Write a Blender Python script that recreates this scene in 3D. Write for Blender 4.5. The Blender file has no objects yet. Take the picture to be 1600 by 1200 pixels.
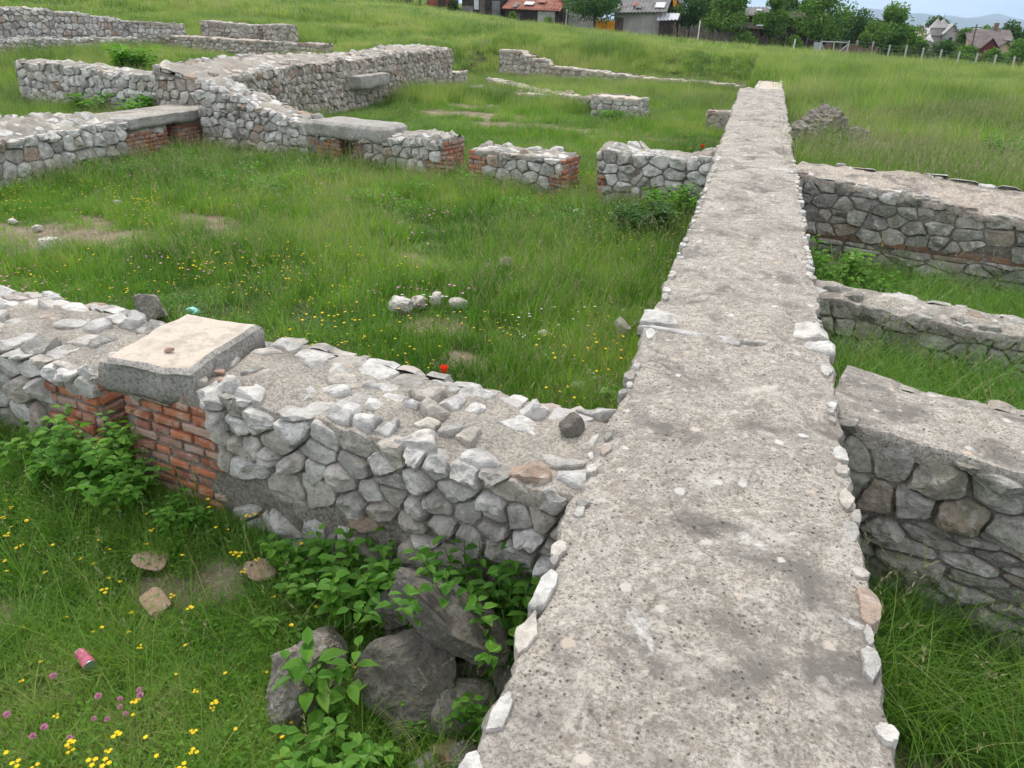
import bpy, math, random
import numpy as np
from mathutils import Matrix, Vector
S = bpy.context.scene
COL = S.collection
R_ = math.radians
# ------------------------------------------------------------------ camera
PITCH, ROLL, YAW, EYE = R_(25.6), R_(1.5), R_(16.3), 1.5
fw = np.array([-math.sin(YAW)*math.cos(PITCH), math.cos(YAW)*math.cos(PITCH), -math.sin(PITCH)])
r0 = np.array([math.cos(YAW), math.sin(YAW), 0.]); u0 = np.cross(r0, fw)
RX = math.cos(ROLL)*r0 + math.sin(ROLL)*u0; UP = -math.sin(ROLL)*r0 + math.cos(ROLL)*u0
cam = bpy.data.cameras.new('camera'); cam.lens = 27; cam.sensor_width = 36; cam.clip_start = .05; cam.clip_end = 40000
co = bpy.data.objects.new('camera', cam); COL.objects.link(co); S.camera = co
co.matrix_world = Matrix(((RX[0], UP[0], -fw[0], 0), (RX[1], UP[1], -fw[1], 0), (RX[2], UP[2], -fw[2], EYE), (0, 0, 0, 1)))
def at(px, py, z):                      # where the sight line of a photo point meets the level z
    d = RX*(px-800)/1200 - UP*(py-600)/1200 + fw; return np.array([0, 0, EYE]) + d*((z-EYE)/d[2])
def aty(px, py, Y):                     # ... or the plane y = Y
    d = RX*(px-800)/1200 - UP*(py-600)/1200 + fw; return np.array([0, 0, EYE]) + d*(Y/d[1])
# ------------------------------------------------------------------ light
SUN_EL, SUN_AZ = R_(58), R_(-35)        # azimuth from +Y towards +X
w = bpy.data.worlds.new("World"); S.world = w; w.use_nodes = True
nt = w.node_tree; nt.nodes.clear()
sky = nt.nodes.new('ShaderNodeTexSky'); sky.sky_type = 'NISHITA'; sky.sun_disc = False
sky.sun_elevation = SUN_EL; sky.sun_rotation = SUN_AZ; sky.air_density = 1.0; sky.dust_density = 1.0; sky.ozone_density = 1.5
tc = nt.nodes.new('ShaderNodeTexCoord'); mp = nt.nodes.new('ShaderNodeMapping'); mp.inputs['Scale'].default_value = (1.2, 1.2, 6)
no = nt.nodes.new('ShaderNodeTexNoise'); no.inputs['Scale'].default_value = 2.2; no.inputs['Detail'].default_value = 7; no.inputs['Roughness'].default_value = .55
cr = nt.nodes.new('ShaderNodeValToRGB'); cr.color_ramp.elements[0].position = .36; cr.color_ramp.elements[1].position = .66
cr.color_ramp.elements[0].color = (.32, .32, .32, 1); cr.color_ramp.elements[1].color = (.85, .85, .85, 1)
mx = nt.nodes.new('ShaderNodeMix'); mx.data_type = 'RGBA'; mx.inputs['B'].default_value = (9.6, 9.3, 9.0, 1)
bg = nt.nodes.new('ShaderNodeBackground'); bg.inputs['Strength'].default_value = .15
ow = nt.nodes.new('ShaderNodeOutputWorld')
L = nt.links.new
L(tc.outputs['Generated'], mp.inputs[0]); L(mp.outputs[0], no.inputs['Vector']); L(no.outputs[0], cr.inputs[0]); L(cr.outputs[0], mx.inputs['Factor'])
L(sky.outputs[0], mx.inputs['A'])
sx = nt.nodes.new('ShaderNodeSeparateXYZ'); L(tc.outputs['Generated'], sx.inputs[0]); hr = nt.nodes.new('ShaderNodeValToRGB'); L(sx.outputs[2], hr.inputs[0]); hr.color_ramp.elements[0].position = .06; hr.color_ramp.elements[1].position = .3
hz = nt.nodes.new('ShaderNodeMix'); hz.data_type = 'RGBA'; hz.inputs['A'].default_value = (3.1, 4.1, 5.3, 1); hz.inputs['B'].default_value = (4.6, 5.2, 5.9, 1)   # thin bright cloud over pale blue, low in the sky
c2 = nt.nodes.new('ShaderNodeValToRGB'); c2.color_ramp.elements[0].position = .42; c2.color_ramp.elements[1].position = .6; L(no.outputs[0], c2.inputs[0]); L(c2.outputs[0], hz.inputs['Factor'])
m2 = nt.nodes.new('ShaderNodeMix'); m2.data_type = 'RGBA'; L(hr.outputs[0], m2.inputs['Factor']); L(hz.outputs['Result'], m2.inputs['A']); L(mx.outputs['Result'], m2.inputs['B']); L(m2.outputs['Result'], bg.inputs[0]); L(bg.outputs[0], ow.inputs[0])
sl = bpy.data.lights.new('sun', 'SUN'); sl.energy = 1.7; sl.angle = R_(12); sl.color = (1, .95, .86)
so = bpy.data.objects.new('sun', sl); COL.objects.link(so)
sd = Vector((math.sin(SUN_AZ)*math.cos(SUN_EL), math.cos(SUN_AZ)*math.cos(SUN_EL), math.sin(SUN_EL)))
so.rotation_euler = sd.to_track_quat('Z', 'Y').to_euler()
S.view_settings.view_transform = 'Standard'; S.view_settings.look = 'None'; S.view_settings.exposure = .66; S.view_settings.gamma = 1
# ------------------------------------------------------------------ noise
def h3(i, j, k, s):
    n = (i*73856093 ^ j*19349663 ^ k*83492791 ^ (s*2654435 + 977)) & 0xffffffff
    n = (n ^ (n >> 13)) * 1274126177 & 0xffffffff; n = (n ^ (n >> 16)) * 2246822519 & 0xffffffff
    return ((n ^ (n >> 15)) & 0xffffff)/0xffffff*2-1
def vn(p, s=0):
    p = np.asarray(p, float); i = np.floor(p).astype(np.int64); f = p-i; f = f*f*(3-2*f)
    x, y, z = i[..., 0], i[..., 1], i[..., 2]; fx, fy, fz = f[..., 0], f[..., 1], f[..., 2]
    def l(a, b, t): return a+(b-a)*t
    return l(l(l(h3(x, y, z, s), h3(x+1, y, z, s), fx), l(h3(x, y+1, z, s), h3(x+1, y+1, z, s), fx), fy),
             l(l(h3(x, y, z+1, s), h3(x+1, y, z+1, s), fx), l(h3(x, y+1, z+1, s), h3(x+1, y+1, z+1, s), fx), fy), fz)
def fbm(p, sc, s=0, o=3):
    p = np.asarray(p, float)*sc; r = 0; a = 1; t = 0
    for q in range(o): r = r+a*vn(p+17.3*q, s+q); t += a; a *= .5; p = p*2.03
    return r/t
def sm(a, b, x): t = np.clip((x-a)/(b-a), 0, 1); return t*t*(3-2*t)
# ------------------------------------------------------------------ tags and mesh building
def tag(o, label=None, cat=None, group=None, kind=None):
    if label: o['label'] = label
    if cat: o['category'] = cat
    if group: o['group'] = group
    if kind: o['kind'] = kind
    return o
def empty(name, loc, label, cat, group=None, rz=0):
    o = bpy.data.objects.new(name, None); COL.objects.link(o); o.location = loc; o.rotation_euler = (0, 0, rz); o.empty_display_size = .1
    return tag(o, label, cat, group)
class MB:
    def __init__(s): s.V = []; s.n = 0; s.L = []; s.C = []; s.M = []; s.T = []; s.A = []
    def add(s, V, F, m=0, smooth=0, att=None):
        V = np.asarray(V, float).reshape(-1, 3); F = np.asarray(F, np.int64)
        s.V.append(V); s.L.append((F+s.n).ravel()); s.C.append(np.full(len(F), F.shape[1])); s.M.append(np.full(len(F), m)); s.T.append(np.full(len(F), smooth, bool)); s.n += len(V)
        if att is not None: s.A.append(att)
    def more(s, F, base, m=0, smooth=0):
        F = np.asarray(F, np.int64); s.L.append((F+base).ravel()); s.C.append(np.full(len(F), F.shape[1])); s.M.append(np.full(len(F), m)); s.T.append(np.full(len(F), smooth, bool))
    def data(s, name, mats, org=(0, 0, 0)):
        me = bpy.data.meshes.new(name); V = np.concatenate(s.V)-np.array(org); Lp = np.concatenate(s.L); C = np.concatenate(s.C)
        me.vertices.add(len(V)); me.vertices.foreach_set('co', V.astype(np.float32).ravel())
        me.loops.add(len(Lp)); me.loops.foreach_set('vertex_index', Lp.astype(np.int32))
        me.polygons.add(len(C)); me.polygons.foreach_set('loop_start', np.concatenate([[0], np.cumsum(C)[:-1]]).astype(np.int32))
        for m in mats: me.materials.append(m)
        me.polygons.foreach_set('material_index', np.concatenate(s.M).astype(np.int32))
        me.polygons.foreach_set('use_smooth', np.concatenate(s.T))
        me.update(calc_edges=True); me.validate()
        return me
    def build(s, name, mats, parent=None, org=(0, 0, 0)):
        if not isinstance(mats, (list, tuple)): mats = [mats]
        o = bpy.data.objects.new(name, s.data(name, mats, org)); COL.objects.link(o)
        if parent: o.parent = parent
        else: o.location = org
        return o
def gridF(nu, nv):
    i, j = np.meshgrid(np.arange(nu-1), np.arange(nv-1), indexing='ij'); a = (i*nv+j).ravel()
    return np.stack([a, a+nv, a+nv+1, a+1], 1)
BOXF = np.array([[0, 3, 2, 1], [4, 5, 6, 7], [0, 1, 5, 4], [1, 2, 6, 5], [2, 3, 7, 6], [3, 0, 4, 7]])
def box(b, c, s, rz=0, m=0, tilt=(0, 0)):
    c = np.array(c, float); q = np.array([[-1, -1, -1], [1, -1, -1], [1, 1, -1], [-1, 1, -1], [-1, -1, 1], [1, -1, 1], [1, 1, 1], [-1, 1, 1]])*np.array(s)/2
    M = np.array((Matrix.Rotation(rz, 3, 'Z') @ Matrix.Rotation(tilt[0], 3, 'X') @ Matrix.Rotation(tilt[1], 3, 'Y')))
    b.add(q@M.T+c, BOXF, m)
def tube(b, pts, r, n=6, m=0, r2=None):
    pts = np.array(pts, float); k = len(pts); rr = np.linspace(r, r if r2 is None else r2, k); V = []
    for i in range(k):
        t = pts[min(i+1, k-1)]-pts[max(i-1, 0)]; t /= np.linalg.norm(t)+1e-9
        a = np.cross(t, [.3, .1, 1.] if abs(t[2]) < .9 else [1., .2, 0]); a /= np.linalg.norm(a); c = np.cross(t, a)
        th = np.arange(n)/n*2*math.pi; V.append(pts[i]+rr[i]*(np.cos(th)[:, None]*a+np.sin(th)[:, None]*c))
    F = []
    for i in range(k-1):
        for j in range(n): F.append([i*n+j, i*n+(j+1) % n, (i+1)*n+(j+1) % n, (i+1)*n+j])
    b.add(np.concatenate(V), F, m, 1); b.more([list(range((k-1)*n, k*n))], b.n-k*n, m)
# ------------------------------------------------------------------ materials
def mat(name, fn):
    m = bpy.data.materials.new(name); m.use_nodes = True; t = m.node_tree; bs = t.nodes['Principled BSDF']; bs.inputs['Roughness'].default_value = .9
    bs.inputs['Specular IOR Level'].default_value = .25
    def N(ty, **k):
        n = t.nodes.new('ShaderNode'+ty)
        for a, v in k.items():
            if a in n.inputs: n.inputs[a].default_value = v
            else: setattr(n, a, v)
        return n
    fn(t, N, bs, t.links.new); return m
def ramp(N, L, src, stops, interp='LINEAR'):
    r = N('ValToRGB'); e = r.color_ramp.elements; r.color_ramp.interpolation = interp
    while len(e) > 1: e.remove(e[-1])
    e[0].position = stops[0][0]; e[0].color = (*stops[0][1], 1) if not np.isscalar(stops[0][1]) else (stops[0][1],)*3+(1,)
    for p, c in stops[1:]:
        q = e.new(p); q.color = (*c, 1) if not np.isscalar(c) else (c, c, c, 1)
    L(src, r.inputs[0]); return r.outputs[0]
def mixc(N, L, f, a, b, mode='MIX'):
    m = N('Mix', data_type='RGBA', blend_type=mode)
    for s, v in (('Factor', f), ('A', a), ('B', b)):
        i = {'Factor': 0, 'A': 6, 'B': 7}[s]
        if isinstance(v, bpy.types.NodeSocket): L(v, m.inputs[i])
        else: m.inputs[i].default_value = v if np.isscalar(v) else (*v, 1)
    return m.outputs[2]
def noise(N, L, sc, det=4, ro=.6, vec=None, dist=0):
    n = N('TexNoise', Scale=sc, Detail=det, Roughness=ro, Distortion=dist)
    if vec is not None: L(vec, n.inputs['Vector'])
    return n.outputs[0]
def bump(N, L, bs, h, st, dist, prev=None):
    b = N('Bump', Strength=st, Distance=dist); L(h, b.inputs['Height'])
    if prev is not None: L(prev, b.inputs['Normal'])
    L(b.outputs[0], bs.inputs['Normal']); return b.outputs[0]
def math_(N, L, op, a, b=None):
    m = N('Math', operation=op)
    for i, v in enumerate((a, b)):
        if v is None: continue
        if isinstance(v, bpy.types.NodeSocket): L(v, m.inputs[i])
        else: m.inputs[i].default_value = v
    return m.outputs[0]
def stone_mat(name, stops, moss=.0, dark=.5, sc=1., lich=True, pale=.55):
    def f(t, N, bs, L):
        P = N('TexCoord').outputs['Object']; isl = N('NewGeometry').outputs['Random Per Island']
        c = ramp(N, L, isl, stops)
        n1 = noise(N, L, 9*sc, 6, .65, P); c = mixc(N, L, .55, c, ramp(N, L, n1, [(.3, .28), (.5, .62), (.7, 1.)]), 'MULTIPLY') if 0 else mixc(N, L, ramp(N, L, n1, [(.42, .0), (.64, .6)]), c, (.17, .16, .14))
        n2 = noise(N, L, 45*sc, 5, .7, P); c = mixc(N, L, ramp(N, L, n2, [(.5, 0.), (.62, .5*dark)]), c, (.05, .048, .042))
        c = mixc(N, L, ramp(N, L, noise(N, L, 17*sc, 5, .7, P), [(.54, 0.), (.66, pale)]), c, (.62, .6, .56))
        if lich:
            v = N('TexVoronoi', Scale=22*sc); L(P, v.inputs['Vector']); k = math_(N, L, 'MULTIPLY', ramp(N, L, v.outputs['Distance'], [(.12, 1.), (.2, 0.)]), ramp(N, L, noise(N, L, 3*sc, 2, .5, P), [(.6, 0.), (.66, .8)]))
            c = mixc(N, L, k, c, (.5, .26, .05))
        if moss: c = mixc(N, L, ramp(N, L, noise(N, L, 4*sc, 4, .6, P), [(.5, 0.), (.68, moss)]), c, (.12, .13, .07))
        L(c, bs.inputs['Base Color'])
        b = bump(N, L, bs, n2, .9, .02/sc); bump(N, L, bs, noise(N, L, 120*sc, 3, .7, P), .5, .004/sc, b)
    return mat(name, f)
LIME = [(0, (.3, .285, .255)), (.15, (.46, .44, .4)), (.35, (.6, .58, .54)), (.6, (.68, .66, .62)), (.78, (.52, .47, .4)), (.88, (.38, .355, .32)), (.95, (.42, .3, .22)), (1, (.7, .69, .66))]
M = {}
M['stone'] = stone_mat('limestone rubble', LIME)
M['stone_warm'] = stone_mat('warm rubble', [(0, (.27, .235, .195)), (.2, (.42, .37, .31)), (.45, (.53, .47, .4)), (.65, (.58, .55, .5)), (.85, (.42, .33, .25)), (.95, (.34, .23, .17)), (1, (.64, .62, .58))])
M['stone_grey'] = stone_mat('grey weathered rubble', [(0, (.22, .21, .185)), (.3, (.37, .355, .315)), (.6, (.5, .48, .435)), (.8, (.4, .37, .31)), (.93, (.33, .25, .19)), (1, (.62, .6, .56))], .5, .8)
M['stone_white'] = stone_mat('white limestone', [(0, (.5, .48, .45)), (.5, (.62, .6, .57)), (.8, (.55, .49, .4)), (1, (.7, .68, .65))], 0, .25, lich=False)
M['boulder'] = stone_mat('dark boulder', [(0, (.1, .088, .074)), (1, (.155, .138, .115))], .25, .9, 1.6, False, .12)
M['boulder_grey'] = stone_mat('grey boulder', [(0, (.2, .175, .145)), (1, (.28, .25, .21))], .4, .9, 1.5, False, .4)
def f(t, N, bs, L):
    P = N('TexCoord').outputs['Object']; n = noise(N, L, 3.5, 6, .65, P)
    c = ramp(N, L, n, [(.3, (.25, .225, .19)), (.5, (.37, .34, .29)), (.7, (.47, .42, .35))])
    n2 = noise(N, L, 70, 5, .75, P); c = mixc(N, L, ramp(N, L, n2, [(.42, .6), (.56, 0.)]), c, (.1, .09, .075))
    c = mixc(N, L, ramp(N, L, noise(N, L, 30, 4, .7, P), [(.58, 0.), (.7, .6)]), c, (.55, .52, .47))
    L(c, bs.inputs['Base Color']); b = bump(N, L, bs, noise(N, L, 22, 5, .65, P), .8, .03); bump(N, L, bs, n2, .8, .01, b)
M['mortar'] = mat('old lime mortar', f)
def concrete(name, cols, spots, warm):
    def f(t, N, bs, L):
        P = N('TexCoord').outputs['Object']
        n = noise(N, L, 1.5, 7, .6, P, .4); c = ramp(N, L, n, cols)
        c = mixc(N, L, ramp(N, L, noise(N, L, 7.5, 6, .68, P), [(.34, .5), (.5, 0.)]), c, (.2, .175, .145))
        c = mixc(N, L, ramp(N, L, noise(N, L, 13, 5, .65, P), [(.55, 0.), (.68, .6)]), c, warm)
        g = noise(N, L, 95, 5, .8, P); c = mixc(N, L, ramp(N, L, g, [(.42, .85), (.53, 0.)]), c, (.14, .12, .095))
        c = mixc(N, L, ramp(N, L, noise(N, L, 22, 6, .7, P), [(.4, .75), (.52, 0.)]), c, (.21, .18, .145))
        c = mixc(N, L, ramp(N, L, noise(N, L, 34, 6, .75, P, .3), [(.52, 0.), (.62, .6)]), c, (.57, .52, .44))
        c = mixc(N, L, ramp(N, L, noise(N, L, 130, 3, .8, P), [(.58, 0.), (.7, .5)]), c, (.62, .59, .54))
        c = mixc(N, L, ramp(N, L, noise(N, L, 3.1, 8, .7, P, .6), [(.37, .85), (.5, 0.)]), c, (.14, .128, .112))
        c = mixc(N, L, ramp(N, L, noise(N, L, 5.3, 8, .72, P, .2), [(.56, 0.), (.66, .6)]), c, (.55, .51, .45))
        vc = N('TexVoronoi', Scale=1.1, feature='DISTANCE_TO_EDGE'); nv_ = N('TexNoise', Scale=6., Detail=6); L(P, nv_.inputs['Vector']); vm = N('VectorMath', operation='ADD'); sc_ = N('VectorMath', operation='SCALE'); sc_.inputs['Scale'].default_value = .22; L(nv_.outputs['Color'], sc_.inputs[0]); L(P, vm.inputs[0]); L(sc_.outputs[0], vm.inputs[1]); L(vm.outputs[0], vc.inputs['Vector'])
        crk = math_(N, L, 'MULTIPLY', ramp(N, L, vc.outputs['Distance'], [(.002, 1.), (.008, 0.)]), ramp(N, L, noise(N, L, 1.7, 3, .5, P), [(.55, 0.), (.62, .45)])); c = mixc(N, L, crk, c, (.06, .05, .042))
        # embedded pale pebbles
        v = N('TexVoronoi', Scale=9, Randomness=1); L(P, v.inputs['Vector']); sel = N('Separate'+'XYZ'); L(v.outputs['Color'], sel.inputs[0])
        dd = math_(N, L, 'ADD', v.outputs['Distance'], math_(N, L, 'MULTIPLY', noise(N, L, 40, 3, .6, P), .25))
        pb = math_(N, L, 'MULTIPLY', ramp(N, L, dd, [(.27, 1.), (.33, 0.)]), ramp(N, L, sel.outputs[0], [(.66, 0.), (.7, .85)]))
        c = mixc(N, L, pb, c, ramp(N, L, sel.outputs[1], [(.1, (.5, .46, .4)), (.5, (.6, .59, .56)), (.85, (.48, .37, .26)), (1, (.62, .48, .4))]))
        # black lichen dots, gathered in colonies
        for sc, th, cl, sd in ((24, .16, .47, 0.), (48, .2, .42, 5.)):
            mpp = N('Mapping'); mpp.inputs['Location'].default_value = (sd, sd, sd); L(P, mpp.inputs[0])
            v2 = N('TexVoronoi', Scale=sc, Randomness=1); L(mpp.outputs[0], v2.inputs['Vector']); s2 = N('Separate'+'XYZ'); L(v2.outputs['Color'], s2.inputs[0])
            d2 = math_(N, L, 'ADD', v2.outputs['Distance'], math_(N, L, 'MULTIPLY', noise(N, L, 90, 3, .6, P), .3))
            k = math_(N, L, 'MULTIPLY', ramp(N, L, d2, [(th+.1, .9), (th+.22, 0.)]), ramp(N, L, s2.outputs[0], [(.5, 0.), (.56, 1.)]))
            k = math_(N, L, 'MULTIPLY', k, ramp(N, L, noise(N, L, 2.7, 4, .6, mpp.outputs[0]), [(cl-.06, 0.), (cl+.08, spots)]))
            c = mixc(N, L, k, c, (.045, .04, .036))
        # white crustose lichen
        k = ramp(N, L, noise(N, L, 4.6, 8, .72, P, .3), [(.62, 0.), (.68, .7)]); c = mixc(N, L, k, c, (.6, .59, .56))
        L(c, bs.inputs['Base Color'])
        b = bump(N, L, bs, noise(N, L, 26, 6, .7, P), .55, .02); b = bump(N, L, bs, g, .9, .006, b); bump(N, L, bs, pb, .4, .006, b)
    return mat(name, f)
def f(t, N, bs, L):
    P = N('TexCoord').outputs['Object']
    c = ramp(N, L, noise(N, L, 4, 6, .65, P), [(.3, (.17, .15, .125)), (.5, (.29, .265, .225)), (.7, (.4, .37, .32))])
    c = mixc(N, L, ramp(N, L, noise(N, L, 7, 6, .7, P), [(.36, .8), (.5, 0.)]), c, (.12, .1, .08))
    c = mixc(N, L, ramp(N, L, noise(N, L, 60, 5, .75, P), [(.42, .6), (.55, 0.)]), c, (.06, .05, .04)); L(c, bs.inputs['Base Color']); bump(N, L, bs, noise(N, L, 26, 6, .7, P), 1., .03)
M['joint'] = mat('earthy joint mortar', f)
M['concrete'] = concrete('weathered mortar capping', [(.28, (.24, .225, .2)), (.42, (.36, .335, .295)), (.55, (.44, .41, .36)), (.68, (.4, .375, .33)), (.8, (.27, .255, .225))], .95, (.5, .44, .35))
M['cap_pink'] = concrete('pale pinkish mortar', [(.28, (.36, .31, .26)), (.5, (.5, .43, .36)), (.75, (.44, .38, .32))], .5, (.6, .5, .4))
def f(t, N, bs, L):
    P = N('TexCoord').outputs['Object']
    c = ramp(N, L, noise(N, L, 4, 6, .65, P), [(.3, (.36, .31, .255)), (.5, (.5, .44, .37)), (.7, (.52, .41, .32))])
    c = mixc(N, L, ramp(N, L, noise(N, L, 9, 7, .7, P), [(.38, .6), (.5, 0.)]), c, (.28, .25, .21))
    c = mixc(N, L, ramp(N, L, noise(N, L, 60, 5, .8, P), [(.36, .5), (.5, 0.)]), c, (.3, .25, .2)); L(c, bs.inputs['Base Color'])
    bump(N, L, bs, noise(N, L, 60, 5, .7, P), .4, .005)
M['screed'] = mat('cream mortar screed', f)
def f(t, N, bs, L):
    P = N('TexCoord').outputs['Object']
    c = ramp(N, L, noise(N, L, 5, 6, .6, P), [(.3, (.27, .255, .23)), (.6, (.42, .4, .36)), (.75, (.5, .47, .42))])
    g = noise(N, L, 55, 5, .8, P); c = mixc(N, L, ramp(N, L, g, [(.42, .6), (.53, 0.)]), c, (.1, .092, .08))
    c = mixc(N, L, ramp(N, L, noise(N, L, 110, 4, .8, P), [(.55, 0.), (.68, .5)]), c, (.55, .52, .47)); L(c, bs.inputs['Base Color'])
    b = bump(N, L, bs, noise(N, L, 20, 5, .65, P), .8, .02); bump(N, L, bs, g, 1., .012, b)
M['slab'] = mat('coarse pitted stone', f)
def f(t, N, bs, L):
    P = N('TexCoord').outputs['Object']; isl = N('NewGeometry').outputs['Random Per Island']
    c = ramp(N, L, isl, [(0, (.2, .08, .05)), (.25, (.34, .12, .06)), (.45, (.42, .16, .075)), (.65, (.25, .115, .08)), (.8, (.33, .22, .17)), (1, (.42, .27, .2))])
    n = noise(N, L, 14, 6, .7, P); c = mixc(N, L, ramp(N, L, n, [(.48, 0.), (.66, .75)]), c, (.42, .36, .31))
    c = mixc(N, L, ramp(N, L, noise(N, L, 40, 5, .7, P), [(.56, 0.), (.68, .6)]), c, (.1, .07, .055)); L(c, bs.inputs['Base Color'])
    bump(N, L, bs, noise(N, L, 50, 5, .7, P), .7, .008)
M['brick'] = mat('roman brick', f)
def f(t, N, bs, L):
    P = N('TexCoord').outputs['Object']; isl = N('NewGeometry').outputs['Random Per Island']
    c = ramp(N, L, isl, [(0, (.13, .07, .05)), (.5, (.2, .1, .065)), (1, (.24, .15, .11))])
    c = mixc(N, L, ramp(N, L, noise(N, L, 18, 6, .7, P), [(.45, 0.), (.62, .7)]), c, (.19, .17, .14)); L(c, bs.inputs['Base Color']); bump(N, L, bs, noise(N, L, 50, 5, .7, P), .7, .008)
M['brick_dark'] = mat('sooty brick', f)
def f(t, N, bs, L):
    g = N('NewGeometry'); P = g.outputs['Position']; a = N('Attribute', attribute_name='bare')
    n = noise(N, L, 3, 6, .65, P); soil = ramp(N, L, n, [(.3, (.12, .085, .055)), (.5, (.2, .15, .105)), (.7, (.28, .22, .165))])
    soil = mixc(N, L, ramp(N, L, noise(N, L, 38, 4, .75, P), [(.55, 0.), (.66, .7)]), soil, (.42, .36, .3))
    gr = ramp(N, L, noise(N, L, 5, 6, .65, P), [(.3, (.035, .05, .015)), (.55, (.06, .085, .022)), (.75, (.1, .1, .035))])
    gr = mixc(N, L, ramp(N, L, noise(N, L, 30, 4, .7, P), [(.5, 0.), (.65, .6)]), gr, (.09, .07, .04))
    e = math_(N, L, 'ADD', a.outputs['Fac'], math_(N, L, 'MULTIPLY', math_(N, L, 'SUBTRACT', n, .5), .8))
    c = mixc(N, L, ramp(N, L, e, [(.2, 0.), (.5, 1.)]), gr, soil); L(c, bs.inputs['Base Color'])
    bump(N, L, bs, noise(N, L, 30, 5, .7, P), .8, .03)
M['ground'] = mat('meadow soil', f)
def leaf_mat(name, stops, var=1., tr=.4, big=.0, dry=None):
    def f(t, N, bs, L):
        g = N('NewGeometry'); oi = N('ObjectInfo')
        r = math_(N, L, 'FRACT', math_(N, L, 'ADD', g.outputs['Random Per Island'], oi.outputs['Random']))
        pn = noise(N, L, .33, 4, .6, g.outputs['Position']); pn2 = noise(N, L, 1.9, 3, .6, g.outputs['Position'])
        k = math_(N, L, 'ADD', math_(N, L, 'MULTIPLY', r, .6), math_(N, L, 'ADD', math_(N, L, 'MULTIPLY', math_(N, L, 'SUBTRACT', pn, .5), 1.6*var), math_(N, L, 'MULTIPLY', math_(N, L, 'SUBTRACT', pn2, .5), .9*var)))
        c = ramp(N, L, math_(N, L, 'ADD', k, .2), stops)
        if dry: c = mixc(N, L, ramp(N, L, r, [(dry, 0.), (dry+.02, .8)]), c, (.34, .3, .15))
        L(c, bs.inputs['Base Color']); bs.inputs['Roughness'].default_value = .5
        tl = N('BsdfTranslucent'); L(mixc(N, L, 1., c, (1.15, 1.3, .5), 'MULTIPLY'), tl.inputs[0]); ms = N('MixShader'); ms.inputs[0].default_value = tr
        L(bs.outputs[0], ms.inputs[1]); L(tl.outputs[0], ms.inputs[2]); L(ms.outputs[0], t.nodes['Material Output'].inputs[0])
    return mat(name, f)
M['grass'] = leaf_mat('grass blades', [(0, (.045, .125, .018)), (.3, (.1, .23, .028)), (.6, (.175, .33, .045)), (.85, (.28, .4, .08)), (1, (.38, .37, .18))], 1.3, .42, dry=.93)
M['grass_deep'] = leaf_mat('deep green grass', [(0, (.06, .16, .022)), (.4, (.12, .25, .035)), (.8, (.2, .34, .055)), (1, (.3, .38, .11))], .7, .4, dry=.95)
M['grass_far'] = leaf_mat('far meadow grass', [(0, (.07, .17, .024)), (.3, (.15, .27, .04)), (.6, (.25, .37, .07)), (.9, (.37, .43, .14)), (1, (.42, .42, .2))], 1.7, .35, dry=.9)
M['leaf'] = leaf_mat('weed leaves', [(0, (.05, .15, .018)), (.4, (.095, .24, .028)), (.8, (.16, .33, .045)), (1, (.25, .38, .09))], .7, .4)
M['leaf_dark'] = leaf_mat('tree leaves', [(0, (.02, .06, .013)), (.4, (.045, .115, .022)), (.8, (.085, .17, .034)), (1, (.14, .22, .05))], .6, .3)
M['leaf_mid'] = leaf_mat('bright tree leaves', [(0, (.04, .1, .016)), (.4, (.09, .19, .03)), (.8, (.16, .27, .05)), (1, (.23, .31, .09))], .6, .3)
def plain(name, c, ro=.8, nz=.3, sc=8, metal=0):
    def f(t, N, bs, L):
        P = N('TexCoord').outputs['Object']; d = tuple(q*(1-nz) for q in c)
        L(ramp(N, L, noise(N, L, sc, 5, .65, P), [(.35, d), (.65, c)]), bs.inputs['Base Color']); bs.inputs['Roughness'].default_value = ro; bs.inputs['Metallic'].default_value = metal
    return mat(name, f)
M['seed'] = plain('dry seed heads', (.4, .4, .2)); M['straw'] = plain('straw', (.3, .27, .13))
M['yellow'] = plain('yellow petals', (.85, .62, .02), .6, .15); M['pink'] = plain('pink clover', (.75, .32, .52), .7, .3, 60); M['white'] = plain('white petals', (.75, .75, .7))
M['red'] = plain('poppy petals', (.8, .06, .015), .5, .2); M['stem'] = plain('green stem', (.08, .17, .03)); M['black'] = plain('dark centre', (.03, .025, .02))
M['bark'] = plain('bark', (.09, .07, .05)); M['twig'] = plain('pale twigs', (.2, .16, .11))
M['wood'] = plain('grey planks', (.16, .13, .11), .9, .6, 3); M['wood_dark'] = plain('dark planks', (.07, .05, .04), .9, .6, 3); M['plaster'] = plain('dirty whitewash', (.42, .4, .37), .9, .35, 1.2)
M['rust'] = plain('rusty sheet', (.3, .1, .06), .7, .55, 1.5); M['sheet'] = plain('weathered asbestos sheet', (.2, .19, .185), .8, .45, 1.5); M['sheet_pale'] = plain('pale sheet', (.55, .56, .58), .6, .3, 2)
M['orange'] = plain('orange paint', (.85, .36, .02), .5, .15); M['metal'] = plain('galvanised metal', (.4, .42, .43), .5, .2, 4); M['post'] = plain('concrete post', (.5, .49, .45), .9, .25)
M['board'] = plain('faded brown boards', (.22, .13, .11), .9, .5, .8); M['maroon'] = plain('maroon boards', (.16, .035, .035)); M['tile'] = plain('old roof tiles', (.17, .14, .13), .9, .4, 1); M['tile_pale'] = plain('silver roof sheet', (.4, .38, .37), .6, .3, 1)
M['cream'] = plain('cream wall', (.5, .4, .26)); M['glass'] = plain('dark window', (.03, .035, .04), .2, .3); M['teal'] = plain('teal plastic', (.25, .6, .52), .4, .2)
M['pinkcan'] = plain('pink can paint', (.7, .16, .26), .4, .6, 40); M['alu'] = plain('bare aluminium', (.55, .56, .6), .35, .3, 60, .8); M['plastic'] = plain('clear plastic', (.5, .52, .48), .25, .3)
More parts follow.
